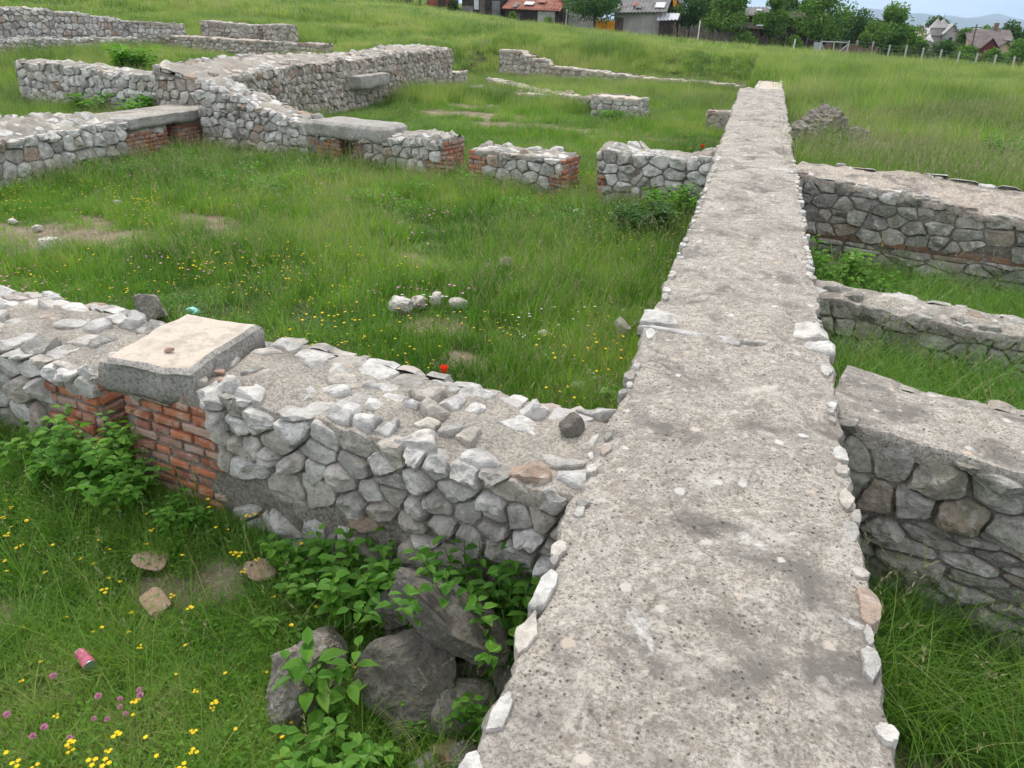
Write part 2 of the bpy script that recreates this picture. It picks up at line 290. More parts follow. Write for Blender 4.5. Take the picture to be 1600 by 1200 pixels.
# ------------------------------------------------------------------ ground shape
def G(x, y):
    x = np.asarray(x, float); y = np.asarray(y, float); ym = np.clip(y, 36, 75); xc = np.clip(x, -75, 45)
    f36 = .1-.045*xc; f75 = np.interp(xc, [-75, -36, -22, -9, 3, 10, 23, 45], [5.6, 2.35, .85, -.35, -1.05, -1.6, -2.5, -3.9]); F = f36+(f75-f36)*(ym-36)/39
    far = sm(110, 320, np.hypot(x, y)); F = F*(1-far)-5*far
    s1 = sm(32.3, 36.8, y); s2 = sm(16.5, 24, y)*.45+sm(24, 44, y)*.55; k = sm(-13.2, -11.3, x); s = s2+(s1-s2)*k
    base = np.where(y < 2.75, -1.0, -.93)+.2*sm(-1.3, -2.0, x)*sm(2.0, 2.6, y)*sm(3.0, 2.9, y); Lz = base+(F-base)*s
    rb = -1.02+.04*sm(3.3, 3.8, y)-.2*sm(6.35, 6.7, y)+.68*sm(9.4, 10.1, y); Rz = rb+(F-rb)*sm(20, 31, y)
    z = Lz+(Rz-Lz)*sm(-.2, .2, x)
    p = np.stack([x, y, 0*x], -1); amp = .035+.1*sm(30, 50, y)
    return z+fbm(p, .8, 5, 3)*amp+fbm(p, 5, 9, 2)*.012
BARE = [(-7.4, 6.9, 1.6, .9), (-6.2, 8.0, 1.2, .5), (-8.8, 6.4, 1.2, .8), (-2.3, 5.65, .42, .25), (-1.9, 5.1, .2, .22), (-7.6, 20.5, 2.2, 1.1), (-5, 18.8, 2.6, .8), (-2.8, 17.9, 1.5, .6),
        (-8.3, 22.6, 1.4, .8), (-2.3, 2.2, .2, .12), (-3.2, 7.4, .7, .3), (-2.05, 2.3, .25, .15), (-25, 55, 6, 2), (-6, 48, 5, 1.4), (.95, 2.2, .45, .3), (-2.9, 1.9, .2, .15)]
def bare(x, y):
    b = 0*x
    for cx, cy, a, c in BARE: b = np.maximum(b, 1-np.hypot((x-cx)/a, (y-cy)/c)*.75)
    p = np.stack([x, y, 0*x], -1); return np.clip(b+fbm(p, 2.2, 31, 3)*.45, 0, 1)*(b > 0)
def spacing(a, b, seg):
    out = []
    for lo, hi, st in seg: out.append(np.arange(lo, hi, st))
    return np.concatenate([[a]]+out+[[b]])
xs = spacing(-6000, 6000, [(-2000, -400, 400), (-400, -100, 50), (-100, -40, 6), (-40, -12, .8), (-12, 4, .11), (4, 16, .5), (16, 60, 2), (60, 200, 20), (200, 2000, 300)])
ys = spacing(-400, 9000, [(-100, -10, 30), (-10, .6, 1), (.6, 13, .11), (13, 40, .3), (40, 100, 1), (100, 300, 12), (300, 3000, 300), (3000, 8000, 1000)])
X, Y = np.meshgrid(xs, ys, indexing='ij'); Z = G(X, Y)
b = MB(); b.add(np.stack([X, Y, Z], -1), gridF(len(xs), len(ys)), 0, 1)
gr = b.build('ground', M['ground']); tag(gr, kind='structure')
a = gr.data.attributes.new('bare', 'FLOAT', 'POINT'); a.data.foreach_set('value', bare(X, Y).ravel().astype(np.float32))
# ------------------------------------------------------------------ stone cells
def clip(P, n, d):
    s = P@n-d
    if (s <= 0).all(): return P
    out = []
    for i in range(len(P)):
        j = (i+1) % len(P)
        if s[i] <= 0: out.append(P[i])
        if (s[i] < 0) != (s[j] < 0) and s[i] != s[j]: out.append(P[i]+(P[j]-P[i])*s[i]/(s[i]-s[j]))
    return np.array(out) if len(out) > 2 else None
def cells(u0, u1, v0, v1, size, asp, rg, gap, jit=.8):
    "voronoi cells over a rectangle; asp = width over height"
    hh = size/math.sqrt(asp); ww = size*math.sqrt(asp); seeds = []; v = v0-hh; r = 0
    while v < v1+hh:
        hrow = hh*rg.uniform(.6, 1.45); u = u0-ww*rg.uniform(.5, 1.5)
        while u < u1+ww:
            wd = ww*rg.uniform(.3, 1.7); seeds.append((u+wd/2+rg.uniform(-.2, .2)*ww*jit, v+hrow/2+rg.uniform(-.42, .42)*hh*jit)); u += wd
        v += hrow
    sd = np.array(seeds); q = sd*np.array([1/asp, 1.]); out = []
    for i, c in enumerate(sd):
        if not (u0-.2*ww < c[0] < u1+.2*ww and v0-.2*hh < c[1] < v1+.2*hh): continue
        P = np.array([[c[0]-2*ww, c[1]-2*hh], [c[0]+2*ww, c[1]-2*hh], [c[0]+2*ww, c[1]+2*hh], [c[0]-2*ww, c[1]+2*hh]])
        dd = q-q[i]; ds = (dd**2).sum(1); idx = np.argsort(ds)[1:15]
        for j in idx:
            m = (q[i]+q[j])/2; n = (q[j]-q[i]); n = np.array([n[0]/asp, n[1]]); k = n@np.array([m[0]*asp, m[1]]); ln = np.linalg.norm(n)
            P = clip(P, n/ln, k/ln-gap/2)
            if P is None: break
        if P is None: continue
        for n, d in (((-1, 0), -u0), ((1, 0), u1), ((0, -1), -v0), ((0, 1), v1)):
            P = clip(P, np.array(n, float), d)
            if P is None: break
        if P is not None and len(P) > 2:
            x, y = P[:, 0], P[:, 1]; A = abs((x*np.roll(y, -1)-y*np.roll(x, -1)).sum())/2
            if A > .05*ww*hh: out.append(P)
    return out
def bricks(u0, u1, v0, v1, bw, bh, gap, rg):
    out = []; v = v0; k = 0
    while v < v1-.3*bh:
        u = u0-(bw*.5 if k % 2 else 0)*rg.uniform(.6, 1.2)
        while u < u1:
            wd = bw*rg.uniform(.6, 1.25); a, c = max(u, u0), min(u+wd-gap, u1)
            if c-a > .04:
                t = rg.uniform(-.004, .004, 4)*1.5; out.append(np.array([[a, v+t[0]], [c, v+t[1]], [c, v+bh-gap+t[2]], [a, v+bh-gap+t[3]]]))
            u += wd
        v += bh; k += 1
    return out
def resample(P, n, rnd):
    C = P if rnd <= 0 else np.stack([P*(1-rnd)+np.roll(P, -1, 0)*rnd, P*rnd+np.roll(P, -1, 0)*(1-rnd)], 1).reshape(-1, 2)
    seg = np.linalg.norm(np.roll(C, -1, 0)-C, axis=1); s = np.concatenate([[0], np.cumsum(seg)]); t = np.arange(n)/n*s[-1]
    i = np.clip(np.searchsorted(s, t, 'right')-1, 0, len(C)-1); f = ((t-s[i])/np.maximum(seg[i], 1e-9))[:, None]
    return C[i]*(1-f)+np.roll(C, -1, 0)[i]*f
_FC = {}
def stoneF(n, k):
    if (n, k) not in _FC:
        F = [[i*n+j, i*n+(j+1) % n, (i+1)*n+(j+1) % n, (i+1)*n+j] for i in range(k-1) for j in range(n)]
        T = [[(k-1)*n+j, (k-1)*n+(j+1) % n, k*n] for j in range(n)]; _FC[n, k] = (np.array(F), np.array(T))
    return _FC[n, k]
def put_cell(b, P, fmap, h0, rg, m, n=16, rings=(1, 1, .97, .9, .74, .46, .2), kind='rubble'):
    size = math.sqrt(abs(((P[:, 0]*np.roll(P[:, 1], -1)-P[:, 1]*np.roll(P[:, 0], -1)).sum())/2)); c0 = P.mean(0)
    Q = resample(P, n, .07 if kind == 'rubble' else .025); c = Q.mean(0); k = len(rings); Vs = []
    if kind == 'rubble': Q = c+(Q-c)*(1+rg.normal(0, .045, n))[:, None]
    tilt = rg.normal(0, .22, 2); pl = []
    for _ in range(3 if kind == 'rubble' else 1):
        th = rg.uniform(0, 2*math.pi); sl = rg.uniform(.15, 1.1); pl.append((math.cos(th)*sl, math.sin(th)*sl, rg.uniform(.34, .6)))
    so = rg.uniform(0, 99)
    for i, r in enumerate(rings):
        q = c+(Q-c)*r; d = (q-c)/size
        if i == 0: h = np.full(n, -.05)
        elif i == 1: h = np.full(n, -.004)
        else:
            e = 1-r; prof = min(1, .25+(1-(1-e)**11)*.8); H = h0*prof*(1+d@tilt*1.3)
            if kind == 'rubble':
                for ax, ay, cc in pl: H = np.minimum(H, (cc-(d[:, 0]*ax+d[:, 1]*ay))*h0*2.2)
            H = H+fbm(np.c_[q*1.0, np.full(n, so)], 3.2/size, 3, 2)*h0*.32*min(1, e*5); h = np.maximum(H, .3*h0*prof)
        Vs.append(np.c_[q, h])
    hc = Vs[-1][:, 2].mean(); Vs.append(np.array([[c[0], c[1], hc]]))
    V = np.concatenate(Vs); W = fmap(V[:, 0], V[:, 1], V[:, 2]); F, T = stoneF(n, k); base = b.n; b.add(W, F, m, 0); b.more(T, base, m, 0)
FOOT = []                                # wall footprints the grass keeps off
MI = ['mortar', 'stone', 'stone_warm', 'stone_grey', 'stone_white', 'brick', 'brick_dark', 'concrete', 'cap_pink', 'screed', 'joint']
MID = {k: i for i, k in enumerate(MI)}
MATS = [M[k] for k in MI]
def wall(name, A, B, wd, zb, prof, label, seed, size=.15, asp=1.35, h0=.035, gap=.012, face='stone', top='rubble', topmat=None, regions=(), ends=('rubble', 'rubble'),
         n=14, rough=.03, topsize=None, back=True, side=1, topkeep=.75, cat='ruined wall', group=None, backprof=None, holes=(), res=.05, edge=.0, jag=.02, inset=.007, facekeep=1., outline=0., lowcap=(-.01, .03), extras=()):
    """a wall from A to B; the seen face runs along A-B, the body lies to its left (side=1). prof = [(u, ztop)...]; regions = [(u0,u1,v0,v1,kind,mat)] on the seen face"""
    rg = np.random.default_rng(seed); A = np.array(A, float); B = np.array(B, float); Ln = np.linalg.norm(B-A); t = (B-A)/Ln; nb = np.array([-t[1], t[0]])*side; nf = -nb
    pu = np.array([p[0] for p in prof]); pz = np.array([p[1] for p in prof]); bu, bz = (pu, pz) if backprof is None else (np.array([p[0] for p in backprof]), np.array([p[1] for p in backprof]))
    def zt(u): return np.interp(u, pu, pz)+fbm(np.stack([u, 0*u+seed, 0*u], -1), 2.6, seed, 2)*jag
    def zk(u): return np.interp(u, bu, bz)+fbm(np.stack([u, 0*u+seed+40, 0*u], -1), 2.6, seed, 2)*jag
    wdf = (lambda u: np.interp(u, [p[0] for p in wd], [p[1] for p in wd])) if not np.isscalar(wd) else (lambda u: wd+0*u)
    def jit(P):
        q = np.stack([fbm(P, 5, seed+1, 3), fbm(P, 5, seed+2, 3), fbm(P, 7, seed+3, 3)*.8], -1)*rough; return P+q
    def fnear(u, v, h): z = zb+v; return np.stack([A[0]+t[0]*u+nf[0]*h, A[1]+t[1]*u+nf[1]*h, z+0*u], -1)
    def ffar(u, v, h): w_ = wdf(u); return np.stack([A[0]+t[0]*u+nb[0]*(h+w_), A[1]+t[1]*u+nb[1]*(h+w_), zb+v+0*u], -1)
    def ftop(u, w_, h):
        W = wdf(u); z = zt(u)+(zk(u)-zt(u))*np.clip(w_/W, 0, 1); return np.stack([A[0]+t[0]*u+nb[0]*w_, A[1]+t[1]*u+nb[1]*w_, z+h], -1)
    def fe0(u, v, h): return np.stack([A[0]-t[0]*h+nb[0]*u, A[1]-t[1]*h+nb[1]*u, zb+v+0*u], -1)
    def fe1(u, v, h): return np.stack([B[0]+t[0]*h+nb[0]*u, B[1]+t[1]*h+nb[1]*u, zb+v+0*u], -1)
    b = MB(); nu = max(4, int(Ln/res)); us = np.linspace(0, Ln, nu)
    nv = max(4, int((pz.max()-zb)/res)); vs = np.linspace(0, 1, nv); nw = max(4, int(wdf(0.)/res)); ws = np.linspace(0, 1, nw)
    tm = MID['mortar'] if topmat is None else MID[topmat]
    U, Vv = np.meshgrid(us, vs, indexing='ij'); J = MID['joint']; b.add(jit(fnear(U, Vv*(zt(U)-zb-.05), 0*U-inset)), gridF(nu, nv), J, 1)
    b.add(jit(ffar(U, Vv*(zk(U)-zb-.05), 0*U-inset)), gridF(nu, nv), J, 1)
    U, Wv = np.meshgrid(us, ws, indexing='ij'); oh = -.018 if topmat else inset*.6; T = ftop(U, oh+Wv*(wdf(U)-2*oh), 0*U); oo = outline*(fbm(T, 3.3, seed+60, 4)*1.2+fbm(T, 14, seed+61, 2)*.45)*sm(.3, .0, np.minimum(Wv, 1-Wv))*np.sign(.5-Wv); T[..., 0] += oo*nf[0]; T[..., 1] += oo*nf[1]; T = jit(T); dn = np.array([0, 0, -.07]);  ew = np.minimum(Wv, 1-Wv)*4; T[..., 2] += (fbm(T, 2.2, seed+7, 3)+.6*fbm(T, 7, seed+8, 3))*edge*np.clip(ew, 0, 1)+edge*.4*np.clip(ew, 0, 1)-.012; b.add(T, gridF(nu, nw), tm, 1)
    for e_, sg in ((T[:, 0], -1), (T[:, -1], 1)): n2 = np.array([*nf, 0])*sg; rn = rg.random(nu)[:, None]; K_ = np.stack([e_, e_-n2*(.006+.012*rn)+np.array([0, 0, -.012])-np.array([0, 0, .02])*rn, e_-n2*.004+dn*(.6+.8*rn)], 1); b.add(K_, gridF(nu, 3), tm, 1)
    for fe, u_ in ((fe0, 0.), (fe1, Ln)):
        W2, V2 = np.meshgrid(ws, vs, indexing='ij'); zz = zt(np.array(u_))+(zk(np.array(u_))-zt(np.array(u_)))*W2; b.add(jit(fe(W2*wdf(u_), V2*(zz-zb-.05), 0*W2-inset)), gridF(nw, nv), J, 1)
    hmax = max(pz.max(), bz.max())-zb
    def rub(fm, u0, u1, v0, v1, H, mt, sz=size, keep=1., hh=h0, n_=n, ex=(), g_=gap, as_=asp, cap=None):
        for P in cells(u0, u1, v0, v1, sz, as_, rg, g_):
            c = P.mean(0)
            if any(a_ < c[0] < b_ and c_ < c[1] < d_ for a_, b_, c_, d_ in ex): continue
            if H is not None:
                ht = float(H(np.array(c[0])))-zb
                if P[:, 1].min() > ht-.02: continue
                P = clip(P, np.array([0., 1.]), ht+rg.uniform(*lowcap))
                if P is None or len(P) < 3: continue
            if rg.random() > keep: continue
            put_cell(b, P, fm, hh*rg.uniform(.25, 1.7), rg, mt(c) if callable(mt) else MID[mt], n_)
    ex = [(r[0], r[1], r[2], r[3]) for r in regions]+list(holes)
    rub(fnear, 0, Ln, 0, hmax, zt, face, ex=ex, keep=facekeep)
    for r in regions:
        if r[4] == 'brick':
            for P in bricks(r[0], r[1], r[2], min(r[3], hmax), r[6] if len(r) > 6 else .2, r[7] if len(r) > 7 else .068, .016, rg):
                if P[:, 1].max() < float(zt(np.array(P[:, 0].mean())))-zb+.02: put_cell(b, P, fnear, .014*rg.uniform(.3, 1.7), rg, MID[r[5]], 24, (1, 1, .985, .95, .5), 'brick')
        elif r[4] == 'rubble': rub(fnear, r[0], r[1], r[2], r[3], zt, r[5], sz=r[6] if len(r) > 6 else size, as_=r[7] if len(r) > 7 else asp, keep=r[8] if len(r) > 8 else 1)
    if back: rub(ffar, 0, Ln, 0, hmax, zk, face, n_=10, sz=size*1.1, keep=facekeep)
    for fe, e, u_ in ((fe0, ends[0], 0.), (fe1, ends[1], Ln)):
        W_ = float(wdf(u_)); zz = zt if e else None
        if e == 'rubble': rub(fe, 0, W_, 0, hmax, lambda c: zt(np.array(u_)), face)
        elif e in ('brick', 'brick_dark'):
            for P in bricks(0, W_, 0, float(zt(np.array(u_)))-zb-.02, .2, .068, .016, rg): put_cell(b, P, fe, .014*rg.uniform(.3, 1.7), rg, MID[e], 24, (1, 1, .985, .95, .5), 'brick')
    if top == 'rubble':
        rub(ftop, 0, Ln, 0, float(wdf(Ln/2.)), None, topmat_fn(rg, face), sz=topsize or size*1.05, keep=topkeep, hh=h0*.75, g_=gap*1.3, as_=1.2)
    elif top == 'edge':
        W_ = float(wdf(Ln/2.))
        rub(ftop, 0, Ln, 0, .09, None, topmat_fn(rg, 'stone_white'), sz=size*.6, keep=topkeep, hh=h0*.4, as_=1.6); rub(ftop, 0, Ln, W_-.09, W_, None, topmat_fn(rg, 'stone_white'), sz=size*.6, keep=topkeep, hh=h0*.4, as_=1.6)
    for P, mt, hh in extras: put_cell(b, np.array(P, float), ftop, hh, rg, MID[mt], 26)
    w0, w1 = float(wdf(0.)), float(wdf(Ln)); m_ = .03
    q = [A-t*m_-nb*m_, B+t*m_-nb*m_, B+t*m_+nb*(w1+m_), A-t*m_+nb*(w0+m_)]; FOOT.append(np.array(q))
    o = b.build(name, MATS, org=(*((A+B)/2), zb)); tag(o, label, cat, group, 'thing'); return o
def topmat_fn(rg, face):
    a = MID[face]; w_ = MID['stone_white']; return lambda c: w_ if rg.random() < .3 else a
#WALLS
def chip(u, w, r, sd): q = np.random.default_rng(sd); n = 7; th = np.arange(n)/n*6.283; k = r*q.uniform(.6, 1.15, n); return [(u+math.cos(t_)*k_*1.35, w+math.sin(t_)*k_) for t_, k_ in zip(th, k)]
CHIPS = []; cq = np.random.default_rng(9)
for sd_ in (0, 1):                       # small pale stones half bedded in the crumbling edges
    u = 2.6
    while u < 12:
        r = cq.uniform(.012, .034); el = cq.uniform(1.2, 3.2); th = np.arange(8)/8*6.283; k = r*cq.uniform(.6, 1.2, 8); w_ = (-.006 if sd_ == 0 else .879)+cq.normal(0, .008)
        if cq.random() < .62: CHIPS.append(([(u+math.cos(t_)*k_*el, w_+math.sin(t_)*k_) for t_, k_ in zip(th, k)], 'stone_white' if cq.random() < .4 else 'stone', cq.uniform(.002, .007)))
        u += r*el*cq.uniform(1.3, 3.2)
wall('long_wall', (.49, -1.6), (.53, 21.6), [(0, .875), (4.5, .875), (5.6, .88), (8, .87), (23.2, 1.0)], -1.35, [(0, 0), (5.35, .0), (5.5, .015), (5.56, -.03), (7.1, -.02), (9.5, -.0), (14, -.01), (23.2, 0)], 'long straight wall with a lichen spotted mortar top running into the field', 1,
     size=.13, h0=.022, topmat='concrete', top='edge', rough=.022, res=.026, topkeep=.0, n=14, jag=.008, edge=.03, back=True, extras=CHIPS+[([(5.42, .42), (5.5, .95), (5.62, .93), (5.6, .6), (5.52, .4)], 'stone_white', .012), ([(5.5, .1), (5.46, .4), (5.53, .41), (5.56, .12)], 'stone', .01), ([(5.66, .74), (5.68, .96), (5.9, .95), (5.86, .8)], 'stone_white', .03), ([(5.7, -.04), (5.72, .14), (5.95, .12), (5.9, -.05)], 'stone_white', .05), ([(5.45, -.05), (5.47, .1), (5.6, .08), (5.62, -.06)], 'stone', .06), ([(10.9, .02), (11.05, .3), (11.25, .26), (11.2, .0)], 'stone', .008)],
     facekeep=.6, outline=.035, inset=.01, lowcap=(-.09, -.025), face='stone')
wall('wall_end', (.5, 21.62), (.56, 25.2), .62, -1.1, [(0, -.02), (3.6, -.04)], 'smooth orange tinted mortar block closing the far end of the long wall', 2, topmat='screed', top=None, rough=.02, size=.2, res=.1)
# near cross wall with the lintel
wall('cross_wall', (-2.83, 2.745), (-.38, 2.34), .66, -1.05, [(0, -.16), (.42, -.16), (.5, -.11), (1.2, -.08), (2.0, -.1), (2.5, -.09)], 'near rubble cross wall from the red brick pier to the long wall', 3,
     size=.128, asp=1.2, h0=.045, n=18, rough=.035, regions=[(0, .62, 0, .9, 'brick', 'brick', .17, .058), (.62, 1.3, 0, .68, 'rubble', 'stone', .17, 1.1, .5), (1.3, 2.5, 0, .55, 'rubble', 'stone_warm', .15, 1.3, .72)], ends=('brick', None), topkeep=.75, edge=.05, backprof=[(0, -.16), (.42, -.16), (.5, -.1), (1.2, -.08), (2., -.1), (2.5, -.08)], res=.035)
wall('cross_wall', (-5.4, 3.19), (-3.03, 2.785), .7, -1.05, [(0, -.27), (1.2, -.22), (2.0, -.2), (2.4, -.22)], 'rubble wall stub left of the cream lintel slab, ending in bright red bricks', 4,
     size=.14, asp=1.25, h0=.05, n=18, rough=.04, regions=[(1.95, 2.4, .3, .72, 'brick', 'brick', .17, .062)], ends=('rubble', 'brick'), topkeep=.8, edge=.06, res=.035)
# far cross wall of the room
wall('cross_wall', (-2.06, 11.11), (-.4, 10.79), .62, -1.05, [(0, -.14), (.6, -.2), (1.2, -.22), (1.65, -.12)], 'grey rubble wall stub joining the left side of the long wall beyond the room', 5, size=.19, h0=.06, n=14, ends=('brick', None), regions=[(0, .12, 0, .5, 'brick', 'brick')], rough=.05, edge=.08, topkeep=.9, asp=1.25, jag=.05)
wall('cross_wall', (-4.16, 11.53), (-2.6, 11.22), .62, -1.05, [(0, -.38), (.8, -.36), (1.6, -.38)], 'freestanding rubble wall stub between two gaps, with red brick at both ends', 6, size=.17, h0=.06, ends=('brick', 'brick'), regions=[(0, .3, 0, .8, 'brick', 'brick'), (1.38, 1.7, 0, .5, 'brick', 'brick')], rough=.05, edge=.08, topkeep=.9, asp=1.3, jag=.05)
wall('cross_wall', (-6.4, 11.98), (-4.62, 11.62), .62, -1.05, [(0, -.36), (.8, -.34), (1.3, -.27), (1.85, -.27)], 'rubble wall topped with white stones, just right of the long grey lintel block', 7, size=.17, h0=.06, ends=('brick', 'brick'), regions=[(1.5, 2.0, 0, .5, 'brick', 'brick'), (0, .3, 0, .6, 'brick', 'brick_dark')], rough=.05, edge=.1, topkeep=.9, asp=1.3, jag=.06)
wall('cross_wall', (-9.9, 12.7), (-6.72, 12.06), .65, -1.05, [(0, .27), (.5, .2), (1.2, .02), (1.9, -.14), (2.4, -.22), (2.6, -.37), (3.3, -.38)], 'sloping rubble wall climbing from the grey lintel block to the tall far wall', 8, size=.18, h0=.06, ends=(None, 'brick'), regions=[(2.6, 3.3, 0, .6, 'brick', 'brick')], rough=.05, edge=.1, topkeep=.95, asp=1.3, jag=.06)
# left wall of the room
wall('side_wall', (-10.1, 7.0), (-10.1, 12.0), .82, -1.05, [(0, -.18), (3, -.26), (4.05, -.27), (4.15, -.4), (5, -.4)], 'left wall of the room in large pale rubble with a brick end', 9, size=.21, h0=.07, asp=1.15, regions=[(3.95, 5.0, 0, .62, 'brick', 'brick')], ends=('rubble', 'brick'), rough=.05, edge=.12, jag=.07,
     backprof=[(0, .0), (3, -.08), (4.05, -.15), (4.15, -.4), (5, -.4)], topkeep=.95)
wall('side_wall', (-10.1, 12.28), (-10.1, 13.5), .82, -1.05, [(0, -.4), (1.25, -.38)], 'short brick faced pier under the far end of the lintel slab in the room corner', 10, size=.24, h0=.05, regions=[(0, 1.25, 0, .66, 'brick', 'brick')], ends=('brick', None), rough=.04)
wall('tall_wall', (-10.35, 13.35), (-10.6, 27.6), .95, -1.1, [(0, .27), (1, .24), (2.4, .3), (4, .36), (6.5, .32), (8.8, .4), (14.25, .38)], 'tallest rubble wall running away from the room corner, its pale stones set in brown mortar', 11, size=.165, h0=.06, n=10, face='stone_warm', asp=1.0, topkeep=.8,
     backprof=[(0, .46), (1.5, .52), (3.7, .54), (6, .48), (8, .42), (10.5, .55), (14.25, .48)], ends=('rubble', 'rubble'), rough=.06, edge=.08, res=.08, jag=.06, topsize=.25)
wall('wall_stub', (-10.5, 27.62), (-10.6, 29.2), .8, -1.1, [(0, -.36), (1.6, -.4)], 'low step of rubble at the far foot of the tallest wall', 12, size=.2, n=10, face='stone_warm', topmat='screed', top=None, res=.1)
wall('branch_wall', (-18.8, 17.05), (-11.35, 15.45), .8, -1.15, [(0, .12), (2.6, .1), (4.4, .02), (6, .08), (7.6, .3)], 'rubble branch wall leading left from the tallest wall, its left end a grey flat block', 13, size=.22, h0=.07, asp=1.3, n=12, face='stone', rough=.06, edge=.1, topkeep=.9, res=.08, jag=.06)
# far walls on the left
wall('ruin_wall', (-25.9, 20.3), (-22.9, 26.1), .8, -.2, [(0, 1.34), (3.5, 1.32), (5.2, 1.16), (6.6, .95)], 'high rubble wall at the top left corner of the site', 14, size=.19, h0=.06, n=10, face='stone', asp=1.1, rough=.06, edge=.1, res=.1, jag=.08)
wall('ledge_wall', (-25.2, 20.0), (-22.2, 25.8), .5, -.3, [(0, .4), (6.6, .42)], 'low stone ledge at the foot of the high top left wall', 15, size=.19, h0=.06, n=10, rough=.06, res=.1, jag=.05)
wall('wall_stub', (-22.6, 25.9), (-21.6, 27.6), .8, -.3, [(0, 1.0), (1.9, .92)], 'pink topped stump at the right end of the high top left wall', 16, size=.17, n=10, topmat='cap_pink', top=None, res=.1, rough=.05)
a_ = aty(212, 52, 27.); b_ = aty(492, 70, 25.2)
wall('far_wall', a_[:2], b_[:2], .9, -.6, [(0, a_[2]), (9, b_[2]+.02), (9.4, b_[2]-.1)], 'long low wall with a smooth pinkish top crossing behind the left ruins', 17, size=.18, h0=.04, n=10, asp=2, face='stone_warm', topmat='cap_pink', top=None, res=.12, rough=.05, jag=.04)
a_ = aty(312, 34, 29.); b_ = aty(402, 40, 28.6)
wall('wall_fragment', a_[:2], b_[:2], .7, -.2, [(0, a_[2]+.05), (2.4, b_[2])], 'longer fragment of raised rubble standing on the pinkish far wall', 18, size=.22, n=10, asp=1.8, face='stone_warm', res=.12, rough=.05)
a_ = aty(410, 38, 28.4); b_ = aty(446, 39, 28.3)
wall('wall_fragment', a_[:2], b_[:2], .7, -.2, [(0, a_[2]), (1, b_[2])], 'small squarish rubble block at the right end of the pinkish far wall', 19, size=.2, n=10, face='stone_warm', res=.12, rough=.05)
# middle distance remains
wall('low_wall', (-9.4, 26.1), (-6.35, 23.5), .5, -1.05, [(0, -.66), (2, -.68), (4, -.6)], 'low foundation strip of pale stone in the grass, nearest the tallest wall', 20, size=.24, n=10, topmat='screed', top='rubble', topkeep=.3, face='stone_warm', res=.1, rough=.05, jag=.05)
wall('low_wall', (-9.9, 29.4), (-4.35, 22.3), .5, -1.05, [(0, -.64), (5, -.66), (7.5, -.62), (9, -.45)], 'second low foundation strip in the grass, running up to the square block', 21, size=.24, n=10, topmat='screed', top='rubble', topkeep=.3, face='stone_warm', res=.1, rough=.05, jag=.06)
wall('stone_block', (-4.3, 21.62), (-2.98, 21.36), .8, -1.05, [(0, -.36), (1.35, -.4)], 'square rubble block with a pale flat top standing alone in the grass', 22, size=.18, n=12, face='stone', topmat='screed', top=None, res=.07, rough=.05)
wall('stone_block', (-1.15, 20.3), (-.4, 20.2), .5, -1.05, [(0, -.47), (.8, -.45)], 'small block with a pale flat top against the left side of the long wall', 23, size=.22, n=12, face='stone_warm', topmat='screed', top=None, res=.06, rough=.04)
wall('boundary_wall', (-10.6, 33.1), (-9.15, 32.8), .6, -1.1, [(0, .24), (1.1, .24), (1.15, .06), (1.5, .05)], 'upright rubble corner block at the left end of the farthest low wall', 24, size=.22, n=10, face='stone_warm', topmat='screed', top=None, res=.08, rough=.05)
wall('boundary_wall', (-9.12, 32.78), (-.42, 31.05), .55, -1.15, [(0, -.05), (.7, -.06), (.75, -.26), (4.6, -.48), (7, -.56), (8.9, -.6)], 'farthest low wall with a pale top at the foot of the grassy bank', 25, size=.22, n=10, face='stone_warm', topmat='screed', top='rubble', topkeep=.15, res=.08, rough=.05, jag=.05)
# walls right of the long wall
wall('right_wall', (.5, 9.62), (5.2, 8.44), [(0, .6), (1.5, .85), (4.8, .85)], -1.35, [(0, -.03), (1.4, -.17), (2.4, -.28), (4.9, -.34)], 'thick wall to the right with a course of dark bricks along its face', 26, size=.165, h0=.045, asp=1.6, n=18, face='stone_grey', topmat='cap_pink', top='edge', topkeep=.35,
     backprof=[(0, -.03), (.8, -.03), (1.5, -.05), (2.6, -.14), (4.9, -.22)], regions=[(0, 4.9, .6, .69, 'brick', 'brick_dark', .3, .085), (0, 4.9, -.05, .6, 'rubble', 'stone_grey', .2, 2.6)], rough=.035, edge=.05, res=.05, jag=.03, ends=(None, 'rubble'))
wall('right_wall', (.5, 6.5), (4.4, 5.55), .4, -1.3, [(0, -.5), (1.2, -.52), (4.1, -.57)], 'narrow low wall in tall grass, middle one of the three walls on the right', 27, size=.16, h0=.045, asp=1.5, n=16, face='stone_grey', topmat='concrete', top='rubble', topkeep=.3, rough=.04, edge=.05, res=.04, jag=.04, ends=(None, 'rubble'))
wall('right_wall', (.47, 3.3), (3.2, 2.62), .6, -1.35, [(0, -.04), (.3, -.07), (2.8, -.13)], 'nearest wall on the right, smooth mortar top over large rough stones', 28, size=.15, h0=.06, asp=1.25, n=22, face='stone_grey', topmat='concrete', top=None, rough=.03, edge=.02, res=.035, jag=.02, ends=(None, 'rubble'),
     regions=[(0, 2.9, -.05, .9, 'rubble', 'stone_grey', .13, 3.6)], lowcap=(-.04, .0))
